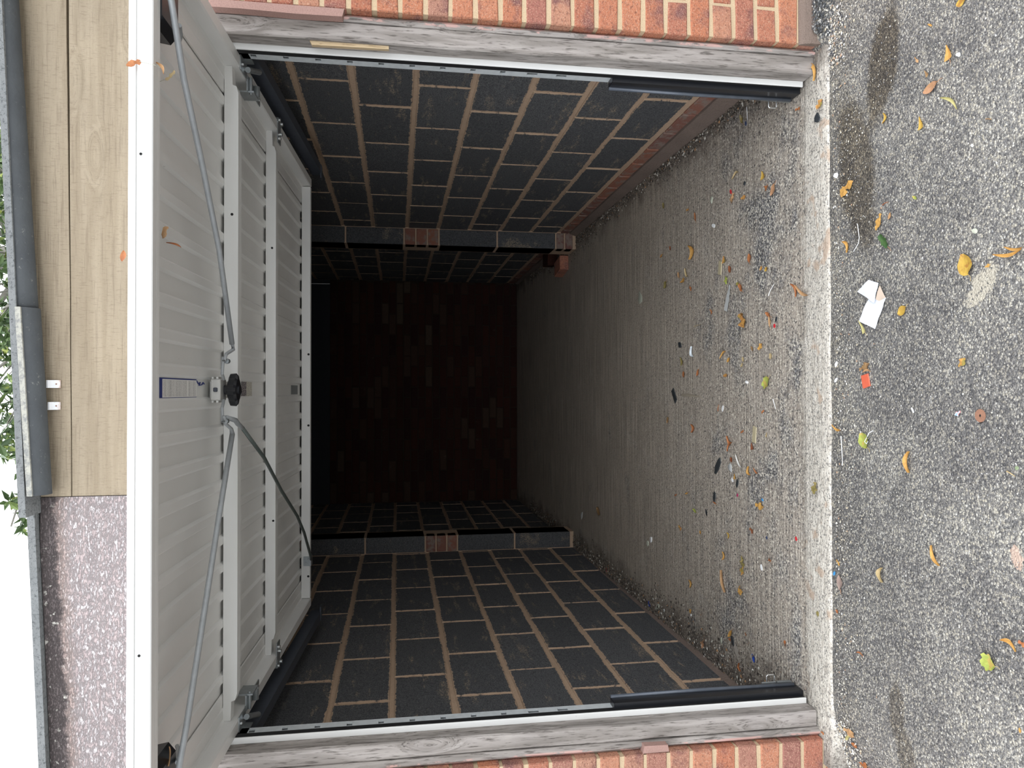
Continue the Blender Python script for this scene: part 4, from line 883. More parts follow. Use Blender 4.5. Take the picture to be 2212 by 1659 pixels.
# ---------------------------------------------------------------- litter and leaves (metres on the ground)
LITTER = [
('fallen_leaf','leaf','oval','y',0.9468,-0.5991,0.0298,0.0207,-90,'yellow leaf on the tarmac cut off by the top edge of the photo','fallen leaves'),
('fallen_leaf','leaf','tri','o',0.845,-0.5555,0.0391,0.0259,-171,'pointed ochre leaf on the tarmac beside a white pebble','fallen leaves'),
('fallen_leaf','leaf','tri','br',0.8262,-0.4765,0.0227,0.0112,-149,'tiny brown triangular leaf scrap on the tarmac above the brown folded leaf','fallen leaves'),
('fallen_leaf','leaf','oval','tanb',0.7809,-0.495,0.0511,0.0246,-78,'brown folded oval leaf on the tarmac near the dark damp stain','fallen leaves'),
('fallen_leaf','leaf','crescent','yg2',0.7182,-0.5631,0.0747,0.0125,-132,'pale yellow-green winged seed leaf on the tarmac','fallen leaves'),
('fallen_leaf','leaf','crescent','y',0.7691,-0.3154,0.0288,0.0166,171,'small yellow curled leaf at the edge of the brown damp stain','fallen leaves'),
('fallen_leaf','leaf','tri','y',0.7042,-0.4564,0.0338,0.0211,-172,'yellow triangular leaf lying alone on the grey tarmac right of the damp stain','fallen leaves'),
('fallen_leaf','leaf','oval','o',0.9444,-0.492,0.0211,0.0051,-128,'tiny ochre leaf flake nearest the top right of the tarmac','fallen leaves'),
('fallen_leaf','leaf','crumple','tano',0.8767,-0.4408,0.0225,0.0087,-147,'tiny peach coloured leaf scrap on the tarmac above the small brown triangle','fallen leaves'),
('fallen_leaf','leaf','crescent','o',1.0536,0.0271,0.0802,0.0243,-155,'long curled ochre leaf against the foot of the timber post at the photo top','fallen leaves'),
('fallen_leaf','leaf','crumple','oo',0.9267,-0.0045,0.0361,0.0351,-60,'crumpled orange-brown leaf on the threshold next to the black slate chip','fallen leaves'),
('fallen_leaf','leaf','crumple','or',0.9629,0.1278,0.032,0.0138,-97,'small orange leaf scrap on the threshold by the black door guard','fallen leaves'),
('fallen_leaf','leaf','crumple','o',0.6184,-0.1367,0.0603,0.0388,-69,'large crumpled ochre leaf in the dark damp stain beside the threshold','fallen leaves'),
('fallen_leaf','leaf','oval','yg',0.5134,-0.4308,0.0213,0.0084,-124,'tiny bright green leaf piece on the tarmac','fallen leaves'),
('fallen_leaf','leaf','crumple','o',0.4814,-0.2841,0.0477,0.0275,-26,'ochre leaf with long point on the tarmac above the dark green leaf','fallen leaves'),
('fallen_leaf','leaf','oval','tano',0.4885,-0.3302,0.0193,0.0122,-24,'small tan leaf sliver beside the long pointed ochre leaf','fallen leaves'),
('fallen_leaf','leaf','crescent','o',0.4452,-0.1329,0.0449,0.0192,-149,'curled ochre leaf beside the silver wire','fallen leaves'),
('fallen_leaf','leaf','lobed','gr',0.423,-0.3057,0.0545,0.0243,-139,'dark green leaf on the tarmac, the only dark green one','fallen leaves'),
('fallen_leaf','leaf','crescent','o',0.3167,-0.7475,0.051,0.0091,-103,'upper of two long curled ochre leaves at the right edge of the photo','fallen leaves'),
('fallen_leaf','leaf','crescent','o',0.3074,-0.7331,0.0785,0.0127,-92,'lower of two long curled ochre leaves at the right edge of the photo','fallen leaves'),
('fallen_leaf','leaf','heart','y',0.3053,-0.6096,0.0551,0.05,-167,'largest yellow leaf, broad and heart shaped, on the tarmac above the pale paint splash','fallen leaves'),
('fallen_leaf','leaf','crumple','o',0.2911,-0.6728,0.0155,0.0095,-75,'small ochre leaf scrap right of the large heart shaped leaf','fallen leaves'),
('fallen_leaf','leaf','oval','y',0.2182,-0.3806,0.0356,0.0268,-57,'rounded yellow leaf right of the folded white paper','fallen leaves'),
('fallen_leaf','leaf','tri','yg2',0.1911,-0.2039,0.0474,0.0166,-144,'pale yellow leaf sliver poking out below the white paper','fallen leaves'),
('fallen_leaf','leaf','crumple','br',0.0712,-0.2167,0.0459,0.0239,-71,'crumpled brown leaf directly above the curled tan leaf and red scrap','fallen leaves'),
('fallen_leaf','leaf','crescent','tano',0.0587,-0.2274,0.0386,0.0095,-88,'thin curled tan leaf touching the top of the red scrap','fallen leaves'),
('fallen_leaf','leaf','crumple','oo',0.0698,-0.5938,0.0333,0.021,-50,'crumpled brown and green leaf on the tarmac right of the red scrap','fallen leaves'),
('fallen_leaf','leaf','oval','yg',-0.1456,-0.2146,0.0502,0.0453,-149,'yellow-green leaf with a white thread on it, below the red scrap','fallen leaves'),
('fallen_leaf','leaf','crescent','o',-0.1178,-0.0767,0.051,0.0129,-107,'curled ochre leaf at the edge of the threshold above a white twig','fallen leaves'),
('fallen_leaf','leaf','crescent','o',-0.1902,-0.4004,0.0573,0.0272,179,'ochre crescent leaf alone in the middle of the tarmac','fallen leaves'),
('fallen_leaf','leaf','crumple','ol',-0.3189,0.0356,0.0399,0.0393,176,'olive crumpled leaf on the pale threshold','fallen leaves'),
('fallen_leaf','leaf','crescent','or',0.3511,0.15,0.0603,0.0188,-145,'thin curled brown leaf at the upper end of the leaf tangle on the threshold','fallen leaves'),
('fallen_leaf','leaf','crescent','tano',0.3337,0.102,0.0955,0.0188,-119,'large curled tan leaf looped on the pale threshold','fallen leaves'),
('fallen_leaf','leaf','flake','gr2',-0.1719,-0.7485,0.0112,0.0094,-51,'pale green leaf scrap near the right edge of the photo','fallen leaves'),
('fallen_leaf','leaf','oval','pk',-0.5942,-0.0878,0.0454,0.0293,-178,'pinkish grey leaf beside the small blue scrap','fallen leaves'),
('fallen_leaf','leaf','crescent','yt',-0.5199,-0.2861,0.042,0.0283,179,'pale straw coloured leaf right of the pinkish grey leaf','fallen leaves'),
('fallen_leaf','leaf','crescent','o',-0.4231,-0.4977,0.054,0.0204,-148,'long ochre crescent leaf on the lower right tarmac','fallen leaves'),
('fallen_leaf','leaf','lobed','yg',-0.6302,-0.6679,0.0386,0.0441,-102,'green lobed leaf with a brown patch, largest on the lower tarmac','fallen leaves'),
('fallen_leaf','leaf','crescent','o',-0.5667,-0.7273,0.0443,0.0162,-105,'long ochre leaf right of the green lobed leaf','fallen leaves'),
('fallen_leaf','leaf','crumple','or',-0.5574,-0.7598,0.0181,0.0151,-111,'brown leaf cut off by the right edge beside the long ochre leaf','fallen leaves'),
('fallen_leaf','leaf','crescent','or',-0.7798,-0.1851,0.0332,0.008,-91,'small thin orange-brown leaf on the lower tarmac near the threshold','fallen leaves'),
('fallen_leaf','leaf','crumple','tano',-1.0439,-0.1221,0.0513,0.0321,-91,'tan crumpled leaf by the foot of the lower brick wall','fallen leaves'),
('fallen_leaf','leaf','crumple','yg2',-1.0632,-0.1067,0.0491,0.0158,-47,'pale yellow leaf scrap between the tan and brown leaves by the lower brick wall','fallen leaves'),
('fallen_leaf','leaf','oval','or',-1.0789,-0.13,0.0301,0.0124,-90,'small brown leaf sliver below the pale yellow scrap at the lower wall','fallen leaves'),
('fallen_leaf','leaf','tri','or',-1.1271,-0.1513,0.0366,0.0228,-83,'orange-brown leaf at the bottom edge of the photo by the brick wall','fallen leaves'),
('fallen_leaf','leaf','oval','o',-0.7507,-0.7517,0.0114,0.0067,-168,'tiny ochre leaf flake near the lower right corner','fallen leaves'),
('fallen_leaf','leaf','crumple','or',-1.1009,0.0044,0.018,0.0118,-92,'small brown leaf wedged where the lower brick wall meets the tarmac','fallen leaves'),
('fallen_leaf','leaf','oval','or',-0.6897,-0.0698,0.0145,0.0115,-123,'tiny orange leaf beside the threshold below the blue scrap','fallen leaves'),
('fallen_leaf','leaf','crumple','o',-0.5359,-0.0763,0.0225,0.0092,-131,'tiny ochre leaf shred just above the small blue scrap','fallen leaves'),
('slate_chip','stone','flake','bk',0.89,0.0142,0.0318,0.0386,-57,'black slate chip on the threshold edge','scraps of litter'),
('pebble','stone','stone','wh',0.8237,-0.5882,0.0095,0.0136,-53,'white pebble beside the pointed ochre leaf','scraps of litter'),
('pebble','stone','stone','pg',0.3808,-0.6356,0.0137,0.0152,-57,'pale greenish pebble on the tarmac right of the dark green leaf','scraps of litter'),
('pebble','stone','stone','wh',0.6745,-0.0789,0.0197,0.0176,-39,'white pebble at the upper threshold edge next to the large crumpled ochre leaf','scraps of litter'),
('twig','twig','stick','br',0.6312,-0.6797,0.0176,0.003,-113,'short brown twig on the tarmac near the upper right','scraps of litter'),
('twig','twig','stick','rb',0.5279,-0.3128,0.0241,0.0045,-83,'short red-brown twig above the ochre pointed leaf','scraps of litter'),
('twig','twig','stick','yt',-0.1863,-0.7339,0.0242,0.0034,-112,'pale straw stick beside the pale green leaf scrap','scraps of litter'),
('twig','twig','stick','wh',-0.1853,-0.1004,0.0913,0.0072,-175,'long thin pale twig below the curled ochre leaf by the threshold','scraps of litter'),
('red_scrap','litter','bar','red',0.0298,-0.2187,0.0404,0.0362,-168,'torn orange-red card scrap on the tarmac','scraps of litter'),
('sweet_wrapper','litter','crumple','pink',-0.0556,-0.5769,0.0196,0.0141,-68,'crumpled pink and blue wrapper beside the rusty washer','scraps of litter'),
('plastic_chip','litter','flake','bl',-0.5746,-0.0537,0.0168,0.0103,-27,'small bright blue chip at the lower threshold edge','scraps of litter'),
('plastic_chip','litter','flake','red2',-0.5066,0.1556,0.0173,0.015,-161,'small crimson chip on the pale threshold','scraps of litter'),
('leaf_scrap','leaf','flake','ol',-0.7256,0.0292,0.0182,0.0185,-134,'dark olive leaf scrap on the lower end of the threshold','scraps of litter'),
('paper_chip','litter','flake','wh',0.0842,-0.0704,0.0223,0.0134,-34,'white chip right of the threshold, level with the red scrap top','scraps of litter'),
('paper_chip','litter','flake','wh',0.0341,-0.0686,0.0244,0.0113,-54,'white chip right of the threshold, level with the red scrap','scraps of litter'),
('paper_chip','litter','flake','wh',-0.0516,-0.4153,0.0171,0.0067,-149,'tiny white chip in the middle of the tarmac above the ochre crescent','scraps of litter'),
('pebble','stone','stone','wh',0.5875,-0.6277,0.0102,0.0064,-164,'small white pebble on the upper tarmac right of the yellow triangular leaf','scraps of litter'),
('fallen_leaf','leaf','oval','ol',1.0776,0.535,0.0428,0.0207,-154,'olive leaf on the concrete beside a dark blue chip and a thin stick','fallen leaves'),
('plastic_chip','litter','flake','nb',1.049,0.5045,0.0249,0.0174,-153,'dark blue chip on the concrete near the upper corner','scraps of litter'),
('twig','twig','stick','wh',1.0831,0.4909,0.0557,0.0107,-173,'thin pale straight stick above the dark blue chip','scraps of litter'),
('fallen_leaf','leaf','crescent','yt',0.8733,0.5826,0.0578,0.0192,-77,'straw coloured curled leaf on the concrete beside sooty black fluff','fallen leaves'),
('fallen_leaf','leaf','tri','y',0.8069,0.3674,0.0304,0.0348,-167,'yellow pointed leaf at the upper side of the concrete floor','fallen leaves'),
('fallen_leaf','leaf','crumple','or',0.754,0.3424,0.0286,0.027,-57,'orange crumpled leaf left of a long orange-brown leaf','fallen leaves'),
('fallen_leaf','leaf','oval','tanb',0.7314,0.2944,0.0453,0.0298,-36,'long orange-brown leaf with frayed tip on the concrete','fallen leaves'),
('fallen_leaf','leaf','crumple','tano',0.7867,0.6157,0.0467,0.0309,-45,'tan leaf touching the bright red chip','fallen leaves'),
('plastic_chip','litter','flake','red2',0.8168,0.636,0.0286,0.0148,-145,'bright red chip on the concrete touching a tan leaf','scraps of litter'),
('fallen_leaf','leaf','crumple','oo',0.7625,0.5228,0.0347,0.0197,-87,'small orange folded leaf right of the tan leaf and red chip','fallen leaves'),
('slate_chip','stone','flake','bk',0.8169,0.5145,0.0181,0.0155,-141,'small black chip above the small orange folded leaf','scraps of litter'),
('paper_chip','litter','tri','pg',0.8297,0.8183,0.0336,0.0312,-173,'pale grey triangular chip on the concrete','scraps of litter'),
('paper_chip','litter','flake','wh',0.714,0.8011,0.044,0.0218,-110,'white squarish paper chip on the upper middle concrete','scraps of litter'),
('fallen_leaf','leaf','oval','or',0.7971,0.9878,0.0417,0.019,-166,'thin orange leaf sliver left of the white squarish chip','fallen leaves'),
('fallen_leaf','leaf','crumple','oo',0.8495,1.072,0.0325,0.0182,-89,'small ochre leaf crumb left of the thin orange sliver','fallen leaves'),
('fallen_leaf','leaf','oval','ol',0.9456,1.3776,0.0339,0.0271,-158,'small olive-brown leaf farthest up on the concrete floor','fallen leaves'),
('fallen_leaf','leaf','oval','rb',0.7118,1.2922,0.024,0.0194,-150,'tiny red-brown oval leaf flake','fallen leaves'),
('fallen_leaf','leaf','oval','oo',0.6957,1.4126,0.0404,0.0142,-76,'tiny ochre leaf sliver left of the red-brown flake','fallen leaves'),
('fallen_leaf','leaf','crescent','o',0.6434,1.0154,0.0666,0.0454,-172,'ochre crescent leaf with a black scrap beside it','fallen leaves'),
('plastic_chip','litter','flake','bk',0.6532,1.0391,0.0372,0.0117,-91,'black scrap touching the ochre crescent leaf','scraps of litter'),
('fallen_leaf','leaf','tri','oo',0.5494,0.6914,0.0281,0.0373,-172,'orange tripod shaped leaf above a wood chip','fallen leaves'),
('fallen_leaf','leaf','oval','or',0.5152,0.4742,0.0341,0.0297,179,'bright orange-brown oval leaf on the concrete, dark tipped','fallen leaves'),
('fallen_leaf','leaf','oval','rb',0.4996,0.6412,0.0328,0.0257,-158,'dark red-brown round leaf right of the wood chip','fallen leaves'),
('wood_chip','wood','bar','wd',0.5209,0.7352,0.06,0.0314,167,'flat splinter of wood on the concrete beside the orange tripod leaf','scraps of litter'),
('fallen_leaf','leaf','crumple','yg',0.4601,0.6752,0.0349,0.0304,-159,'small yellow-green crumpled leaf below the wood splinter','fallen leaves'),
('fallen_leaf','leaf','oval','oo',0.4611,0.3866,0.0217,0.0144,-54,'left of two small ochre leaves near the patch of bare aggregate','fallen leaves'),
('fallen_leaf','leaf','oval','y',0.4514,0.3488,0.0213,0.0169,-54,'right of two small ochre leaves near the patch of bare aggregate','fallen leaves'),
('fallen_leaf','leaf','crescent','yt',0.5507,1.0832,0.0572,0.0228,-139,'straw coloured curled leaf in a small cluster of leaves','fallen leaves'),
('fallen_leaf','leaf','oval','tano',0.561,1.1838,0.0341,0.0234,-150,'tan leaf left of the straw coloured curled leaf','fallen leaves'),
('fallen_leaf','leaf','tri','o',0.524,1.1388,0.0513,0.0248,-81,'ochre triangular leaf below the straw coloured curled leaf','fallen leaves'),
('fallen_leaf','leaf','oval','ol',0.5371,1.3531,0.0377,0.042,-31,'olive leaf at the left end of the leaf cluster','fallen leaves'),
('fallen_leaf','leaf','crumple','or',0.4773,1.0408,0.035,0.0235,-131,'orange leaf crumb just below the leaf cluster','fallen leaves'),
('fallen_leaf','leaf','crumple','oo',0.4313,0.5769,0.0224,0.017,-63,'small ochre leaf touching an orange lobed leaf','fallen leaves'),
('fallen_leaf','leaf','lobed','or',0.4118,0.5495,0.0401,0.0253,-138,'orange lobed leaf right of the clear plastic strip','fallen leaves'),
('plastic_strip','litter','strip','cp',0.3831,0.6613,0.1084,0.0377,161,'translucent grey plastic strip on the concrete','scraps of litter'),
('paper_scrap','litter','tri','pg',0.5245,1.7516,0.0762,0.0713,17,'pale grey-green triangular scrap alone on the dark middle of the floor','scraps of litter'),
('twig','twig','stick','wh',0.3693,0.3146,0.0545,0.0057,-47,'thin white bent straw near the bare aggregate','scraps of litter'),
('fallen_leaf','leaf','crumple','oo',0.2772,0.5276,0.0631,0.0548,-155,'large crumpled yellow and brown leaf in the middle of the concrete','fallen leaves'),
('fallen_leaf','leaf','crumple','or',0.2987,0.5703,0.0157,0.0109,-132,'tiny orange crumb left of the large crumpled leaf','fallen leaves'),
('fallen_leaf','leaf','oval','or',0.282,0.3371,0.0415,0.0157,-118,'orange-brown upper piece of a bent leaf near a red chip','fallen leaves'),
('fallen_leaf','leaf','oval','tano',0.2561,0.3255,0.0419,0.0163,-171,'thin tan lower piece of the bent leaf near a red chip','fallen leaves'),
('plastic_chip','litter','flake','red2',0.2364,0.2944,0.0201,0.0171,-151,'red chip right of the bent orange leaf','scraps of litter'),
('plastic_chip','litter','flake','bk',0.2596,0.2828,0.0216,0.0147,-37,'black chip just above the red chip','scraps of litter'),
('fallen_leaf','leaf','tri','or',0.3475,0.8232,0.0297,0.0179,-129,'small orange pointed leaf in the middle of the concrete','fallen leaves'),
('twig','twig','stick','yt',0.2973,0.9727,0.0716,0.0045,-87,'short pale straw on the middle concrete','scraps of litter'),
('slate_chip','stone','flake','bk',0.2229,1.1758,0.0469,0.0299,-122,'dark flat chip left of the torn white paper','scraps of litter'),
('paper_scrap','litter','crescent','wh2',0.1769,1.0201,0.0522,0.0335,-157,'torn white paper sliver in the middle of the concrete','scraps of litter'),
('fallen_leaf','leaf','crumple','o',0.1666,0.3931,0.0337,0.0255,-47,'ochre leaf with a split tip right of two brown flakes','fallen leaves'),
('fallen_leaf','leaf','oval','br',0.1636,0.4593,0.0236,0.0149,-142,'brown leaf flake left of the split ochre leaf','fallen leaves'),
('fallen_leaf','leaf','lobed','yt',0.1282,0.3169,0.0216,0.0252,-163,'pale tan lobed leaf below the split ochre leaf','fallen leaves'),
('fallen_leaf','leaf','crescent','o',0.1563,0.7042,0.063,0.0164,-64,'bent ochre leaf shaped like a tick','fallen leaves'),
('fallen_leaf','leaf','oval','o',0.1284,0.6596,0.03,0.0173,-58,'small ochre folded leaf just below the tick shaped leaf','fallen leaves'),
('fallen_leaf','leaf','oval','yt',0.1258,0.533,0.022,0.0167,-149,'upper pale yellow leaf flake of two in a column','fallen leaves'),
('fallen_leaf','leaf','oval','yt',0.1032,0.5429,0.0263,0.0125,-63,'lower pale yellow leaf flake of two in a column','fallen leaves'),
('fallen_leaf','leaf','tri','ol',0.1461,1.1509,0.0389,0.0327,-145,'olive-brown leaf below the torn white paper sliver','fallen leaves'),
('fallen_leaf','leaf','oval','or',0.0802,1.1263,0.0292,0.0273,-170,'left of a pair of slim orange leaves','fallen leaves'),
('fallen_leaf','leaf','oval','or',0.0837,0.9643,0.0354,0.0218,-36,'right of a pair of slim orange leaves','fallen leaves'),
('fallen_leaf','leaf','heart','oo',0.0651,0.6878,0.0386,0.0157,-86,'small ochre fan shaped leaf beside a black dot','fallen leaves'),
('fallen_leaf','leaf','lobed','yg',0.032,0.3497,0.0506,0.0445,-48,'yellow-green leaf with a green half on dark bare aggregate','fallen leaves'),
('pebble','stone','stone','wh',0.0349,0.5034,0.028,0.0126,-110,'white oval pebble left of the yellow-green leaf','scraps of litter'),
('rubber_scrap','litter','bar','bk2',-0.0201,1.2514,0.079,0.035,-143,'black textured strip left of a long splinter of wood','scraps of litter'),
('wood_splinter','wood','tri','wd2',-0.0202,1.0528,0.2452,0.0151,-92,'long tapering splinter of grey-brown wood','scraps of litter'),
('paper_chip','litter','flake','wh',-0.0721,0.7193,0.0341,0.0202,-23,'white chip beside a thin orange stalk','scraps of litter'),
('twig','twig','stick','or',-0.071,0.7567,0.0292,0.0085,-18,'thin orange stalk left of the white chip','scraps of litter'),
('twig','twig','stick','wh',-0.0474,0.2957,0.0413,0.006,-152,'thin white curved stalk on dark bare aggregate','scraps of litter'),
('fallen_leaf','leaf','crumple','or',-0.0766,0.3798,0.0236,0.0108,-62,'tiny orange crumb on dark bare aggregate below the white stalk','fallen leaves'),
('fallen_leaf','leaf','oval','br',-0.145,1.3317,0.0332,0.0286,-23,'small brown leaf left of an orange curved leaf','fallen leaves'),
('fallen_leaf','leaf','crescent','or',-0.1701,1.0157,0.0383,0.0313,-173,'orange curved leaf on the lower middle concrete','fallen leaves'),
('fallen_leaf','leaf','crescent','or',-0.205,0.6485,0.0512,0.0247,-117,'upper of two orange forked leaves','fallen leaves'),
('fallen_leaf','leaf','crescent','or',-0.2286,0.657,0.0412,0.0181,-46,'lower of two orange forked leaves','fallen leaves'),
('fallen_leaf','leaf','crumple','or',-0.1607,0.5436,0.0292,0.0125,-69,'small orange-brown leaf left of the flat wood piece','fallen leaves'),
('wood_chip','wood','bar','wd',-0.167,0.4462,0.0654,0.0284,170,'flat rectangular piece of wood beside a red-brown leaf','scraps of litter'),
('fallen_leaf','leaf','tri','rb',-0.2123,0.4612,0.0249,0.0257,-172,'red-brown pointed leaf at the lower end of the flat wood piece','fallen leaves'),
('leaf_scrap','leaf','tri','yt',-0.1616,0.3533,0.0189,0.0126,158,'pale yellow chip right of the flat wood piece','scraps of litter'),
('rubber_scrap','litter','blob','bk2',-0.3198,0.7685,0.097,0.0369,139,'largest black rubber scrap, ribbed, on the lower concrete','scraps of litter'),
('plastic_scrap','litter','crescent','cp2',-0.2829,0.5704,0.0665,0.0167,-135,'translucent white curved plastic sliver','scraps of litter'),
('plastic_scrap','litter','tri','cp',-0.3153,0.6516,0.0401,0.0374,-142,'translucent grey plastic flake right of the black rubber scrap','scraps of litter'),
('fallen_leaf','leaf','oval','rb',-0.2799,0.6367,0.0215,0.0226,-146,'small red-brown leaf between two plastic pieces','fallen leaves'),
('fallen_leaf','leaf','crescent','o',-0.3118,0.4862,0.0356,0.0255,-156,'ochre crescent leaf right of the plastic pieces','fallen leaves'),
('fallen_leaf','leaf','crescent','or',-0.306,0.4315,0.0389,0.0121,-114,'small bent orange leaf next to the ochre crescent','fallen leaves'),
('fallen_leaf','leaf','tri','o',-0.3446,0.6088,0.0223,0.0204,-170,'ochre leaf above a small black strip','fallen leaves'),
('paper_chip','litter','flake','wh',-0.3625,0.6334,0.0223,0.0163,-113,'white chip beside the ochre leaf and black strip','scraps of litter'),
('rubber_scrap','litter','blob','bk2',-0.3703,0.5889,0.037,0.0183,161,'small black strip below the ochre leaf','scraps of litter'),
('rubber_scrap','litter','blob','bk2',-0.455,0.8012,0.048,0.0262,168,'black strip with an orange sliver at its lower end','scraps of litter'),
('fallen_leaf','leaf','oval','or',-0.4802,0.797,0.0367,0.007,-97,'orange sliver at the end of the black strip','fallen leaves'),
('rubber_scrap','litter','oval','bk',-0.5342,0.8793,0.0298,0.0188,-152,'small pointed black scrap below the black strip','scraps of litter'),
('fallen_leaf','leaf','crumple','or',-0.5073,1.2354,0.0315,0.0123,-70,'tiny orange crumb on the lower left concrete','fallen leaves'),
('fallen_leaf','leaf','oval','o',-0.4797,1.099,0.0401,0.009,-73,'tiny ochre flake right of the orange crumb','fallen leaves'),
('fallen_leaf','leaf','oval','yg',-0.5463,1.0066,0.0426,0.0146,-104,'yellow-green slim leaf on the lower concrete','fallen leaves'),
('fallen_leaf','leaf','crumple','o',-0.4329,0.4047,0.0632,0.0312,-91,'large curled ochre leaf below a tiny blue chip','fallen leaves'),
('plastic_chip','litter','flake','bl',-0.4079,0.3884,0.0179,0.0108,-104,'tiny sky blue chip above the large curled ochre leaf','scraps of litter'),
('plastic_chip','litter','flake','mg',-0.4176,0.5894,0.0141,0.0153,-123,'tiny magenta chip on the lower concrete','scraps of litter'),
('fallen_leaf','leaf','crumple','oo',-0.6559,1.179,0.0412,0.0262,-105,'brown-orange leaf on the dim lower concrete','fallen leaves'),
('fallen_leaf','leaf','crumple','rb',-0.5379,0.4682,0.0295,0.0231,-120,'dark brown crumpled leaf on the lower concrete','fallen leaves'),
('fallen_leaf','leaf','crescent','y',-0.5916,0.6648,0.0255,0.0167,-151,'thin yellow leaf on the lower concrete','fallen leaves'),
('fallen_leaf','leaf','oval','o',-0.6338,0.9439,0.0164,0.0204,-163,'tiny tan leaf flake left of the thin yellow leaf','fallen leaves'),
('plastic_chip','litter','flake','nb',-0.5432,0.3588,0.0142,0.0125,-135,'tiny dark blue chip right of the dark brown leaf','scraps of litter'),
('fallen_leaf','leaf','crescent','o',-0.6896,0.7082,0.036,0.0208,173,'small ochre crescent above the longest tan leaf','fallen leaves'),
('fallen_leaf','leaf','crescent','tano',-0.7942,0.7115,0.0905,0.0314,-158,'longest tan leaf, split in two wings, on the lower concrete','fallen leaves'),
('fallen_leaf','leaf','crumple','ol',-0.6741,0.5429,0.0457,0.0386,179,'upper olive half of a twisted leaf','fallen leaves'),
('fallen_leaf','leaf','crumple','oo',-0.7084,0.5452,0.0412,0.0313,163,'lower olive-brown half of a twisted leaf','fallen leaves'),
('fallen_leaf','leaf','crumple','o',-0.7925,0.5597,0.036,0.0447,-155,'ochre folded leaf below the twisted olive leaf','fallen leaves'),
('fallen_leaf','leaf','crumple','or',-0.6212,0.3294,0.0211,0.0239,-129,'orange leaf alone beside white chips','fallen leaves'),
('paper_chip','litter','flake','wh',-0.6622,0.3996,0.0266,0.0177,-149,'white chip below the lone orange leaf','scraps of litter'),
('fallen_leaf','leaf','crescent','o',-0.8906,1.0519,0.0352,0.0221,-163,'slim ochre leaf on the left of the lower concrete','fallen leaves'),
('fallen_leaf','leaf','crumple','o',-1.0194,1.0612,0.0289,0.0245,-113,'small ochre leaf above a pale chip near the block wall','fallen leaves'),
('paper_chip','litter','flake','wh',-1.039,1.0587,0.0143,0.0202,-133,'pale chip under the small ochre leaf near the block wall','scraps of litter'),
('fallen_leaf','leaf','oval','o',-0.9927,0.6543,0.0488,0.0197,-43,'ochre leaf at the tip of the black plastic strip','fallen leaves'),
('fallen_leaf','leaf','tri','or',-1.0181,0.6628,0.0252,0.0148,-84,'orange leaf directly below the ochre leaf at the black plastic strip','fallen leaves'),
('plastic_strip','litter','blob','bk',-1.0167,0.6359,0.041,0.0218,-163,'thin black plastic strip under two leaves near the lower block wall','scraps of litter'),
('fallen_leaf','leaf','crumple','or',-0.9518,0.5228,0.0127,0.0158,-144,'tiny orange crumb right of the ochre leaf near the lower wall','fallen leaves'),
('paper_chip','litter','tri','pg',-1.049,0.7445,0.026,0.0221,-20,'pale triangular chip left of the black plastic strip','scraps of litter'),
('plastic_strip','litter','strip','pl',-1.052,0.5901,0.0726,0.0353,-131,'crumpled clear plastic sleeve with dark edges near the lower staple','scraps of litter'),
('fallen_leaf','leaf','crescent','or',-1.0994,0.5726,0.031,0.0213,-158,'orange leaf ring in the grit of the lower corner','fallen leaves'),
('plastic_chip','litter','oval','dbl',-1.0229,0.4585,0.0326,0.0194,-147,'royal blue pointed chip near the lower staple','scraps of litter'),
('fallen_leaf','leaf','crumple','or',-0.8918,0.2299,0.022,0.0192,-173,'orange leaf on the threshold near the lower door post','fallen leaves'),
('fallen_leaf','leaf','oval','tanb',-1.1266,0.9192,0.0408,0.0282,-22,'tan leaf in the grit along the lower block wall','fallen leaves'),
('plastic_chip','litter','oval','dbl',-1.1395,1.6014,0.0293,0.0367,-151,'blue chip in the grit at the left of the lower wall','scraps of litter'),
('stone_chip','stone','flake','pg',-1.125,1.4906,0.0645,0.0257,-57,'pale stone chip beside the blue chip at the lower wall','scraps of litter'),
('paper_chip','litter','flake','wh',-1.1172,1.3984,0.0221,0.0216,-36,'white chip right of the pale stone chip','scraps of litter'),
('plastic_chip','litter','flake','red2',-1.1561,2.4159,0.037,0.0304,-147,'dark red chip on the dim floor by the lower block wall','scraps of litter'),
('stone_chip','stone','flake','wh',-0.7916,1.5837,0.0417,0.0316,-43,'white stone chip on the dim lower left floor','scraps of litter'),
('stone_chip','stone','flake','pg',-0.8223,1.6377,0.0369,0.031,-37,'pale chip left of the white stone chip','scraps of litter'),
('paper_chip','litter','tri','wh',-0.8996,3.0305,0.0723,0.0465,-47,'white chip far back near the lower pier','scraps of litter'),
('leaf_scrap','leaf','oval','br',-0.799,2.5724,0.0763,0.0533,-121,'flat brown leaf far back on the dim floor','scraps of litter'),
]

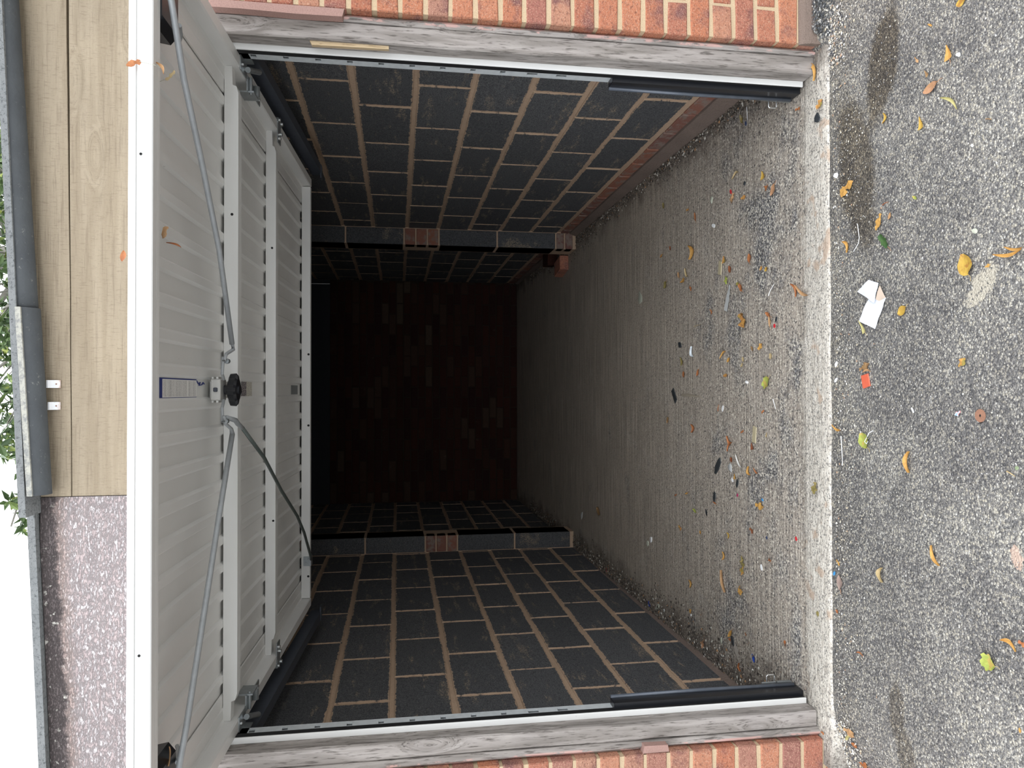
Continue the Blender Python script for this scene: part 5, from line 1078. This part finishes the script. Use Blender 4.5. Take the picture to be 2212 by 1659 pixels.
def ground_z(x, y):
    if y > -0.04 and abs(x) < 1.19: return floor_z(y) + 0.0006 + (0.0012 if y < 0.2 else 0)
    return tarmac_z(x, y) + 0.0012
lr = random.Random(5)
def strip_mesh(name, shape, L, W):
    nu, nv = (10, 4) if L > 0.03 else (6, 2)
    lift = 0.0; V = []; F = []
    ph = lr.uniform(0, 50); sgn = lr.choice((-1, 1))
    for i in range(nu + 1):
        u = i / nu
        if shape == 'oval': wd = math.sin(math.pi * min(max(u, 0.02), 0.98)) ** 0.75
        elif shape == 'heart': wd = (math.sin(math.pi * min(max(u, 0.03), 0.97)) ** 0.6) * (1.12 - 0.45 * (1 - u)); wd = min(wd, 1)
        elif shape == 'tri': wd = max(0.05, u ** 0.85)
        elif shape == 'crescent': wd = 0.66 * math.sin(math.pi * min(max(u, 0.03), 0.97)) ** 0.7
        elif shape == 'lobed': wd = (0.62 + 0.38 * abs(math.sin(u * math.pi * 2.5 + 0.4))) * math.sin(math.pi * min(max(u, 0.05), 0.97)) ** 0.4
        elif shape == 'crumple': wd = (0.7 + 0.3 * math.sin(u * 9 + ph)) * math.sin(math.pi * min(max(u, 0.06), 0.96)) ** 0.5
        elif shape == 'strip': wd = 0.55 + 0.35 * math.sin(u * 3 + ph)
        else: wd = 1
        bend = (math.sin(math.pi * u) - 0.6) * W * 0.62 * sgn if shape == 'crescent' else 0
        for j in range(nv + 1):
            v = -1 + 2 * j / nv
            x = (u - 0.5) * L; y = v * wd * W / 2 + bend
            n1 = noise.noise(Vector((x * 70 + ph, y * 70, 3)))
            if shape == 'crumple': z = 0.30 * W * (0.5 + 0.9 * noise.noise(Vector((x * 110 + ph, y * 110, 1)))) ; x += n1 * 0.12 * L; y += n1 * 0.12 * W
            elif shape in ('oval', 'heart', 'lobed', 'tri'): z = 0.13 * W * abs(v) ** 1.3 + 0.05 * L * (2 * u - 1) ** 2 + 0.06 * W * (n1 + 0.5)
            elif shape == 'crescent': z = 0.28 * W * abs(v) + 0.06 * L * (2 * u - 1) ** 2 + 0.04 * W
            else: z = 0.06 * W * (1 + n1) + 0.02 * L * u
            V.append((x, y, max(z, 0) + 0.0004))
    for i in range(nu):
        for j in range(nv): a = i * (nv + 1) + j; F.append((a, a + nv + 1, a + nv + 2, a + 1))
    me = bpy.data.meshes.new(name); me.from_pydata(V, [], F); me.update(); return me
def flake_mesh(name, shape, L, W):
    n = 8; th = 0.0035 if name in ('stone', 'pebble', 'stone_chip', 'slate_chip') else (0.003 if shape in ('bar', 'blob') else 0.0012)
    if shape == 'bar': out = [(-0.5, -0.5), (0.5, -0.45), (0.48, 0.5), (-0.47, 0.42)]
    elif shape == 'tri': out = [(-0.5, -0.42), (-0.1, -0.5), (0.5, -0.08), (0.48, 0.08), (-0.1, 0.5), (-0.45, 0.3)]
    elif shape == 'blob': out = [(-0.5, -0.2), (-0.3, -0.42), (0.2, -0.5), (0.5, -0.1), (0.42, 0.25), (0.0, 0.5), (-0.38, 0.35)]
    else:
        out = []
        for i in range(n):
            a = 2 * math.pi * i / n; r = 0.5 * lr.uniform(0.78, 1.05); out.append((math.cos(a) * r, math.sin(a) * r))
    top_ = 0.72 if shape == 'stone' else 0.93
    if shape == 'stone': th = W * 0.4
    k = len(out); V = [(x * L, y * W, 0) for x, y in out] + [(x * L * top_, y * W * top_, th * lr.uniform(0.8, 1.2)) for x, y in out]
    F = [tuple(range(k))[::-1], tuple(range(k, 2 * k))] + [(i, (i + 1) % k, k + (i + 1) % k, k + i) for i in range(k)]
    me = bpy.data.meshes.new(name); me.from_pydata(V, [], F); me.update(); return me
for (name, cat, shape, col, x, y, L, W, rot, label, group) in LITTER:
    z = ground_z(x, y); stem = None
    if shape == 'stick':
        me = MB().tube([(-L / 2, 0, 0.002), (-L * 0.1, W * 0.3, 0.003), (L / 2, 0, 0.002)], [min(W, 0.0016), min(W, 0.0014), 0.0008], 6).mesh(name)
    elif shape in ('flake', 'bar', 'blob', 'stone') or (shape == 'tri' and name not in ('fallen_leaf', 'leaf_scrap')): me = flake_mesh(name, shape, L, W)
    else: me = strip_mesh(name, shape, L, W)
    o = link(name, me, 'leaf_' + col); o.location = (x, y, z); o.rotation_euler = (0, 0, math.radians(rot))
    if shape not in ('stick', 'bar', 'flake', 'blob', 'stone'): me.polygons.foreach_set('use_smooth', [True] * len(me.polygons))
    tag(o, label, cat, group)
    if name == 'fallen_leaf' and L > 0.034 and shape in ('oval', 'heart', 'lobed', 'tri'):
        s_ = MB().tube([(L * 0.45, 0, 0.003), (L * 0.62, W * 0.08, 0.0025), (L * 0.8, W * 0.02, 0.0015)], [0.0009, 0.0007, 0.0005], 5).mesh('stem')
        link('stem', s_, 'leaf_' + ('yt' if col in ('y', 'yg', 'yg2') else 'tanb'), o)

# folded tissue on the tarmac
def fold(pts, name, mat, parent, sub=6):
    a, b, c_, d = [Vector(p) for p in pts]; V = []; F = []
    for i in range(sub + 1):
        for j in range(sub + 1):
            u, v = i / sub, j / sub
            p = a.lerp(b, u).lerp(d.lerp(c_, u), v); p = p + Vector((0, 0, 0.0035 * noise.noise(Vector((p.x * 45, p.y * 45, 2)))))
            V.append(p)
    for i in range(sub):
        for j in range(sub): k = i * (sub + 1) + j; F.append((k, k + sub + 1, k + sub + 2, k + 1))
    me = bpy.data.meshes.new(name); me.from_pydata(V, [], F); return link(name, me, mat, parent, True)
tis = tag(empty('paper_tissue', (0.265, -0.245, -0.056)), 'white folded paper tissue lying on the tarmac near the threshold', 'tissue')
zt = lambda h: h
def tp(x, y, h): return (x - 0.265, y + 0.245, h)
fold([tp(0.268, -0.232, 0.003), tp(0.262, -0.3165, 0.006), tp(0.1775, -0.264, 0.003), tp(0.2075, -0.190, 0.003)], 'lower_fold', 'tissue_paper', tis)
fold([tp(0.256, -0.285, 0.0055), tp(0.262, -0.3165, 0.0075), tp(0.300, -0.297, 0.012), tp(0.262, -0.275, 0.009)], 'turned_back', 'paper_inside', tis, 4)
fold([tp(0.296, -0.187, 0.006), tp(0.322, -0.250, 0.014), tp(0.306, -0.296, 0.015), tp(0.252, -0.272, 0.011)], 'upper_fold', 'tissue_paper', tis)
# bent silver wire, rusty washer, thread on the green leaf
wz = -0.056
o = MB().tube([(0.5, -0.184, 0.003), (0.4926, -0.1868, 0.003), (0.456, -0.1935, 0.003), (0.441, -0.19, 0.003), (0.4204, -0.1657, 0.003)], 0.0016, 6).build('wire_piece', 'bright_steel'); o.location = (0, 0, wz); tag(o, 'bent piece of silver wire on the tarmac', 'wire')
vs = []; fs = []; n = 24
for (r_, z_) in ((0.0155, 0), (0.0155, 0.0018), (0.0035, 0.0018), (0.0035, 0)):
    for i in range(n): vs.append((r_ * math.cos(2 * math.pi * i / n), r_ * math.sin(2 * math.pi * i / n), z_))
for j in range(4):
    for i in range(n): fs.append((j * n + i, j * n + (i + 1) % n, ((j + 1) % 4) * n + (i + 1) % n, ((j + 1) % 4) * n + i))
o = MB().add(vs, fs).build('washer', 'rust_steel'); o.location = (-0.0589, -0.6474, wz + 0.002); tag(o, 'round rusty brown washer with a small centre hole', 'washer')
o = MB().tube([(-0.012, 0.0, 0.006), (-0.02, 0.006, 0.006), (-0.014, 0.014, 0.007), (-0.004, 0.006, 0.007), (0.012, -0.006, 0.007), (0.02, -0.02, 0.004)], 0.0011, 6).build('thread', 'tissue_paper'); o.location = (-0.135, -0.232, wz); tag(o, 'loop of white thread over the yellow-green leaf', 'thread')
# leaves caught in cobwebs on the door
def hung(name, pos, L, W, rot3, shape, col, label):
    o = link(name, strip_mesh(name, shape, L, W), 'leaf_' + col, None, True); o.location = pos; o.rotation_euler = rot3; tag(o, label, 'leaf', 'leaves caught in cobwebs on the door'); return o
h1 = hung('hanging_leaf', (0.685, -0.562, 1.847), 0.030, 0.018, (math.radians(90), math.radians(70), 0), 'crumple', 'or', 'orange crumpled leaf stuck to the white front edge of the door')
h2 = hung('hanging_leaf', (0.690, -0.535, 1.802), 0.036, 0.010, (math.radians(80), math.radians(-35), 0.3), 'crescent', 'tano', 'curled tan leaf hanging on a cobweb under the door edge')
h3 = hung('hanging_leaf', (0.690, -0.49, 1.795), 0.032, 0.022, (math.radians(60), math.radians(30), 0.3), 'crumple', 'yt', 'pale withered leaf hanging on a cobweb beside the curled tan one')
h4 = hung('hanging_leaf', (0.352, -0.47, 1.812), 0.030, 0.018, (math.radians(70), math.radians(10), 0.2), 'crumple', 'tano', 'crumpled tan leaf hanging alone under the door panel')
h5 = hung('hanging_leaf', (0.330, -0.44, 1.800), 0.042, 0.008, (math.radians(70), math.radians(-60), 0.9), 'crescent', 'or', 'thin orange leaf hanging beside the crumpled tan one under the door panel')
h6 = hung('hanging_leaf', (0.283, -0.552, 1.870), 0.026, 0.014, (math.radians(75), 0, 0.3), 'oval', 'or', 'small orange leaf lying on top of the white door edge')
h7 = hung('hanging_leaf', (-0.805, -0.46, 1.80), 0.040, 0.018, (math.radians(20), 0, 0.2), 'oval', 'tano', 'tan leaf on the black latch housing near the photo\'s bottom edge')
o = MB().tube([(0.688, -0.566, 1.836), (0.689, -0.55, 1.81), (0.690, -0.535, 1.802), (0.690, -0.49, 1.797), (0.690, -0.46, 1.83)], 0.0005, 4).build('cobweb_thread', 'leaf_pg'); tag(o, 'thin cobweb thread linking the three leaves on the door edge', 'cobweb')

# ---------------------------------------------------------------- loose grit and chippings nobody could count
def grit(name, label, n, sampler, cols, sizes, seed):
    rs = np.random.RandomState(seed); P = np.array([sampler(rs) for _ in range(n)])
    base = np.array([(1, 0, 0), (0, 1, 0), (-1, 0, 0), (0, -1, 0), (0, 0, 0.8), (0, 0, -0.5)], float)
    F0 = np.array([(0, 1, 4), (1, 2, 4), (2, 3, 4), (3, 0, 4), (1, 0, 5), (2, 1, 5), (3, 2, 5), (0, 3, 5)])
    sz = sizes[0] + (sizes[1] - sizes[0]) * rs.rand(n) ** 2.2
    V = base[None] * sz[:, None, None] * (0.55 + 0.75 * rs.rand(n, 6, 1)) ; V[:, :, 2] *= 0.6
    an = rs.rand(n) * 6.283; c_, s_ = np.cos(an), np.sin(an)
    X = V[:, :, 0] * c_[:, None] - V[:, :, 1] * s_[:, None]; Y = V[:, :, 0] * s_[:, None] + V[:, :, 1] * c_[:, None]
    V = np.stack([X + P[:, 0:1], Y + P[:, 1:2], V[:, :, 2] + P[:, 2:3] + sz[:, None] * 0.15], -1)
    F = F0[None] + 6 * np.arange(n)[:, None, None]
    me = bpy.data.meshes.new(name); me.from_pydata(V.reshape(-1, 3).tolist(), [], F.reshape(-1, 3).tolist())
    a = me.attributes.new('tone', 'FLOAT', 'POINT'); a.data.foreach_set('value', np.repeat(rs.rand(n), 6).astype(np.float32))
    t = NT(name + '_stone', 0.8, spec=0.3); t.color(t.ramp(t.attr('tone').outputs['Fac'], cols, 'CONSTANT'))
    me.materials.append(t.m); o = bpy.data.objects.new(name, me); COL.objects.link(o); return tag(o, label, 'grit', None, 'stuff')
cream = [(0.0, (0.70, 0.66, 0.56)), (0.2, (0.42, 0.40, 0.37)), (0.4, (0.10, 0.10, 0.11)), (0.55, (0.55, 0.48, 0.36)), (0.7, (0.22, 0.20, 0.18)), (0.86, (0.85, 0.84, 0.80)), (0.95, (0.50, 0.33, 0.22))]
def s_edge(rs):
    y = -0.06 - abs(rs.normal(0, 0.07)); x = rs.uniform(-1.15, 1.2); return (x, y, tarmac_z(x, y) + 0.001)
grit('gravel', 'pale and dark chippings scattered on the tarmac along the threshold', 2600, s_edge, cream, (0.0012, 0.0042), 3)
def s_tar(rs):
    y = rs.uniform(-0.85, -0.05); x = rs.uniform(-1.35, 1.35); return (x, y, tarmac_z(x, y) + 0.0006)
grit('gravel', 'fine chippings over the whole tarmac', 9000, s_tar, [(0.0, (0.50, 0.48, 0.43)), (0.35, (0.16, 0.16, 0.165)), (0.55, (0.62, 0.58, 0.48)), (0.75, (0.30, 0.30, 0.30)), (0.93, (0.82, 0.80, 0.76))], (0.0010, 0.0030), 4)
def s_floor(rs):
    y = 0.1 + 2.6 * rs.rand() ** 1.9; x = rs.uniform(-1.12, 1.12); return (x, y, floor_z(y))
grit('grit', 'fine pale grit scattered on the concrete floor', 2600, s_floor, cream, (0.0008, 0.0026), 5)
dirt = [(0.0, (0.11, 0.09, 0.075)), (0.3, (0.05, 0.042, 0.036)), (0.55, (0.20, 0.165, 0.13)), (0.75, (0.34, 0.30, 0.25)), (0.88, (0.62, 0.60, 0.54)), (0.96, (0.42, 0.24, 0.12))]
def s_wallL(rs):
    y = rs.uniform(0.2, 5.0); d = abs(rs.normal(0, 0.045)) * (1.6 if y < 1.6 else 1.0); return (-1.178 + d, y, floor_z(y) + 0.004 * rs.rand())
grit('wall_debris', 'dark crumbly debris along the foot of the block wall near the photo\'s bottom', 8000, s_wallL, dirt, (0.0020, 0.0085), 6)
def s_wallR(rs):
    y = rs.uniform(0.3, 5.0); d = abs(rs.normal(0, 0.03)) * (2.0 if 2.6 < y < 4.2 else 1.0); return (1.158 - d, y, floor_z(y) + 0.004 * rs.rand())
grit('wall_debris', 'dark crumbly debris along the foot of the block wall near the photo\'s top', 6500, s_wallR, dirt, (0.0020, 0.0080), 7)
def s_corner(rs):
    if rs.rand() < 0.5: x = 1.02 + 0.2 * rs.rand() ; y = -0.04 - abs(rs.normal(0, 0.05))
    else: x = -1.03 - 0.22 * rs.rand(); y = -0.04 - abs(rs.normal(0, 0.05))
    return (x, y, tarmac_z(x, y) + 0.002)
grit('gravel', 'loose stones at the feet of both brick walls', 1100, s_corner, cream, (0.002, 0.006), 8)
def s_clump(rs):
    x = 1.13 + 0.6 * rs.rand(); y = -0.02 - abs(rs.normal(0, 0.025)); return (x, y, tarmac_z(x, y) + 0.003 * rs.rand())
grit('gravel', 'dark loose tarmac crumbs piled against the upper brick wall', 2600, s_clump, [(0.0, (0.06, 0.065, 0.07)), (0.5, (0.13, 0.13, 0.135)), (0.75, (0.25, 0.25, 0.24)), (0.93, (0.6, 0.58, 0.52))], (0.002, 0.006), 9)
bpy.context.view_layer.update()
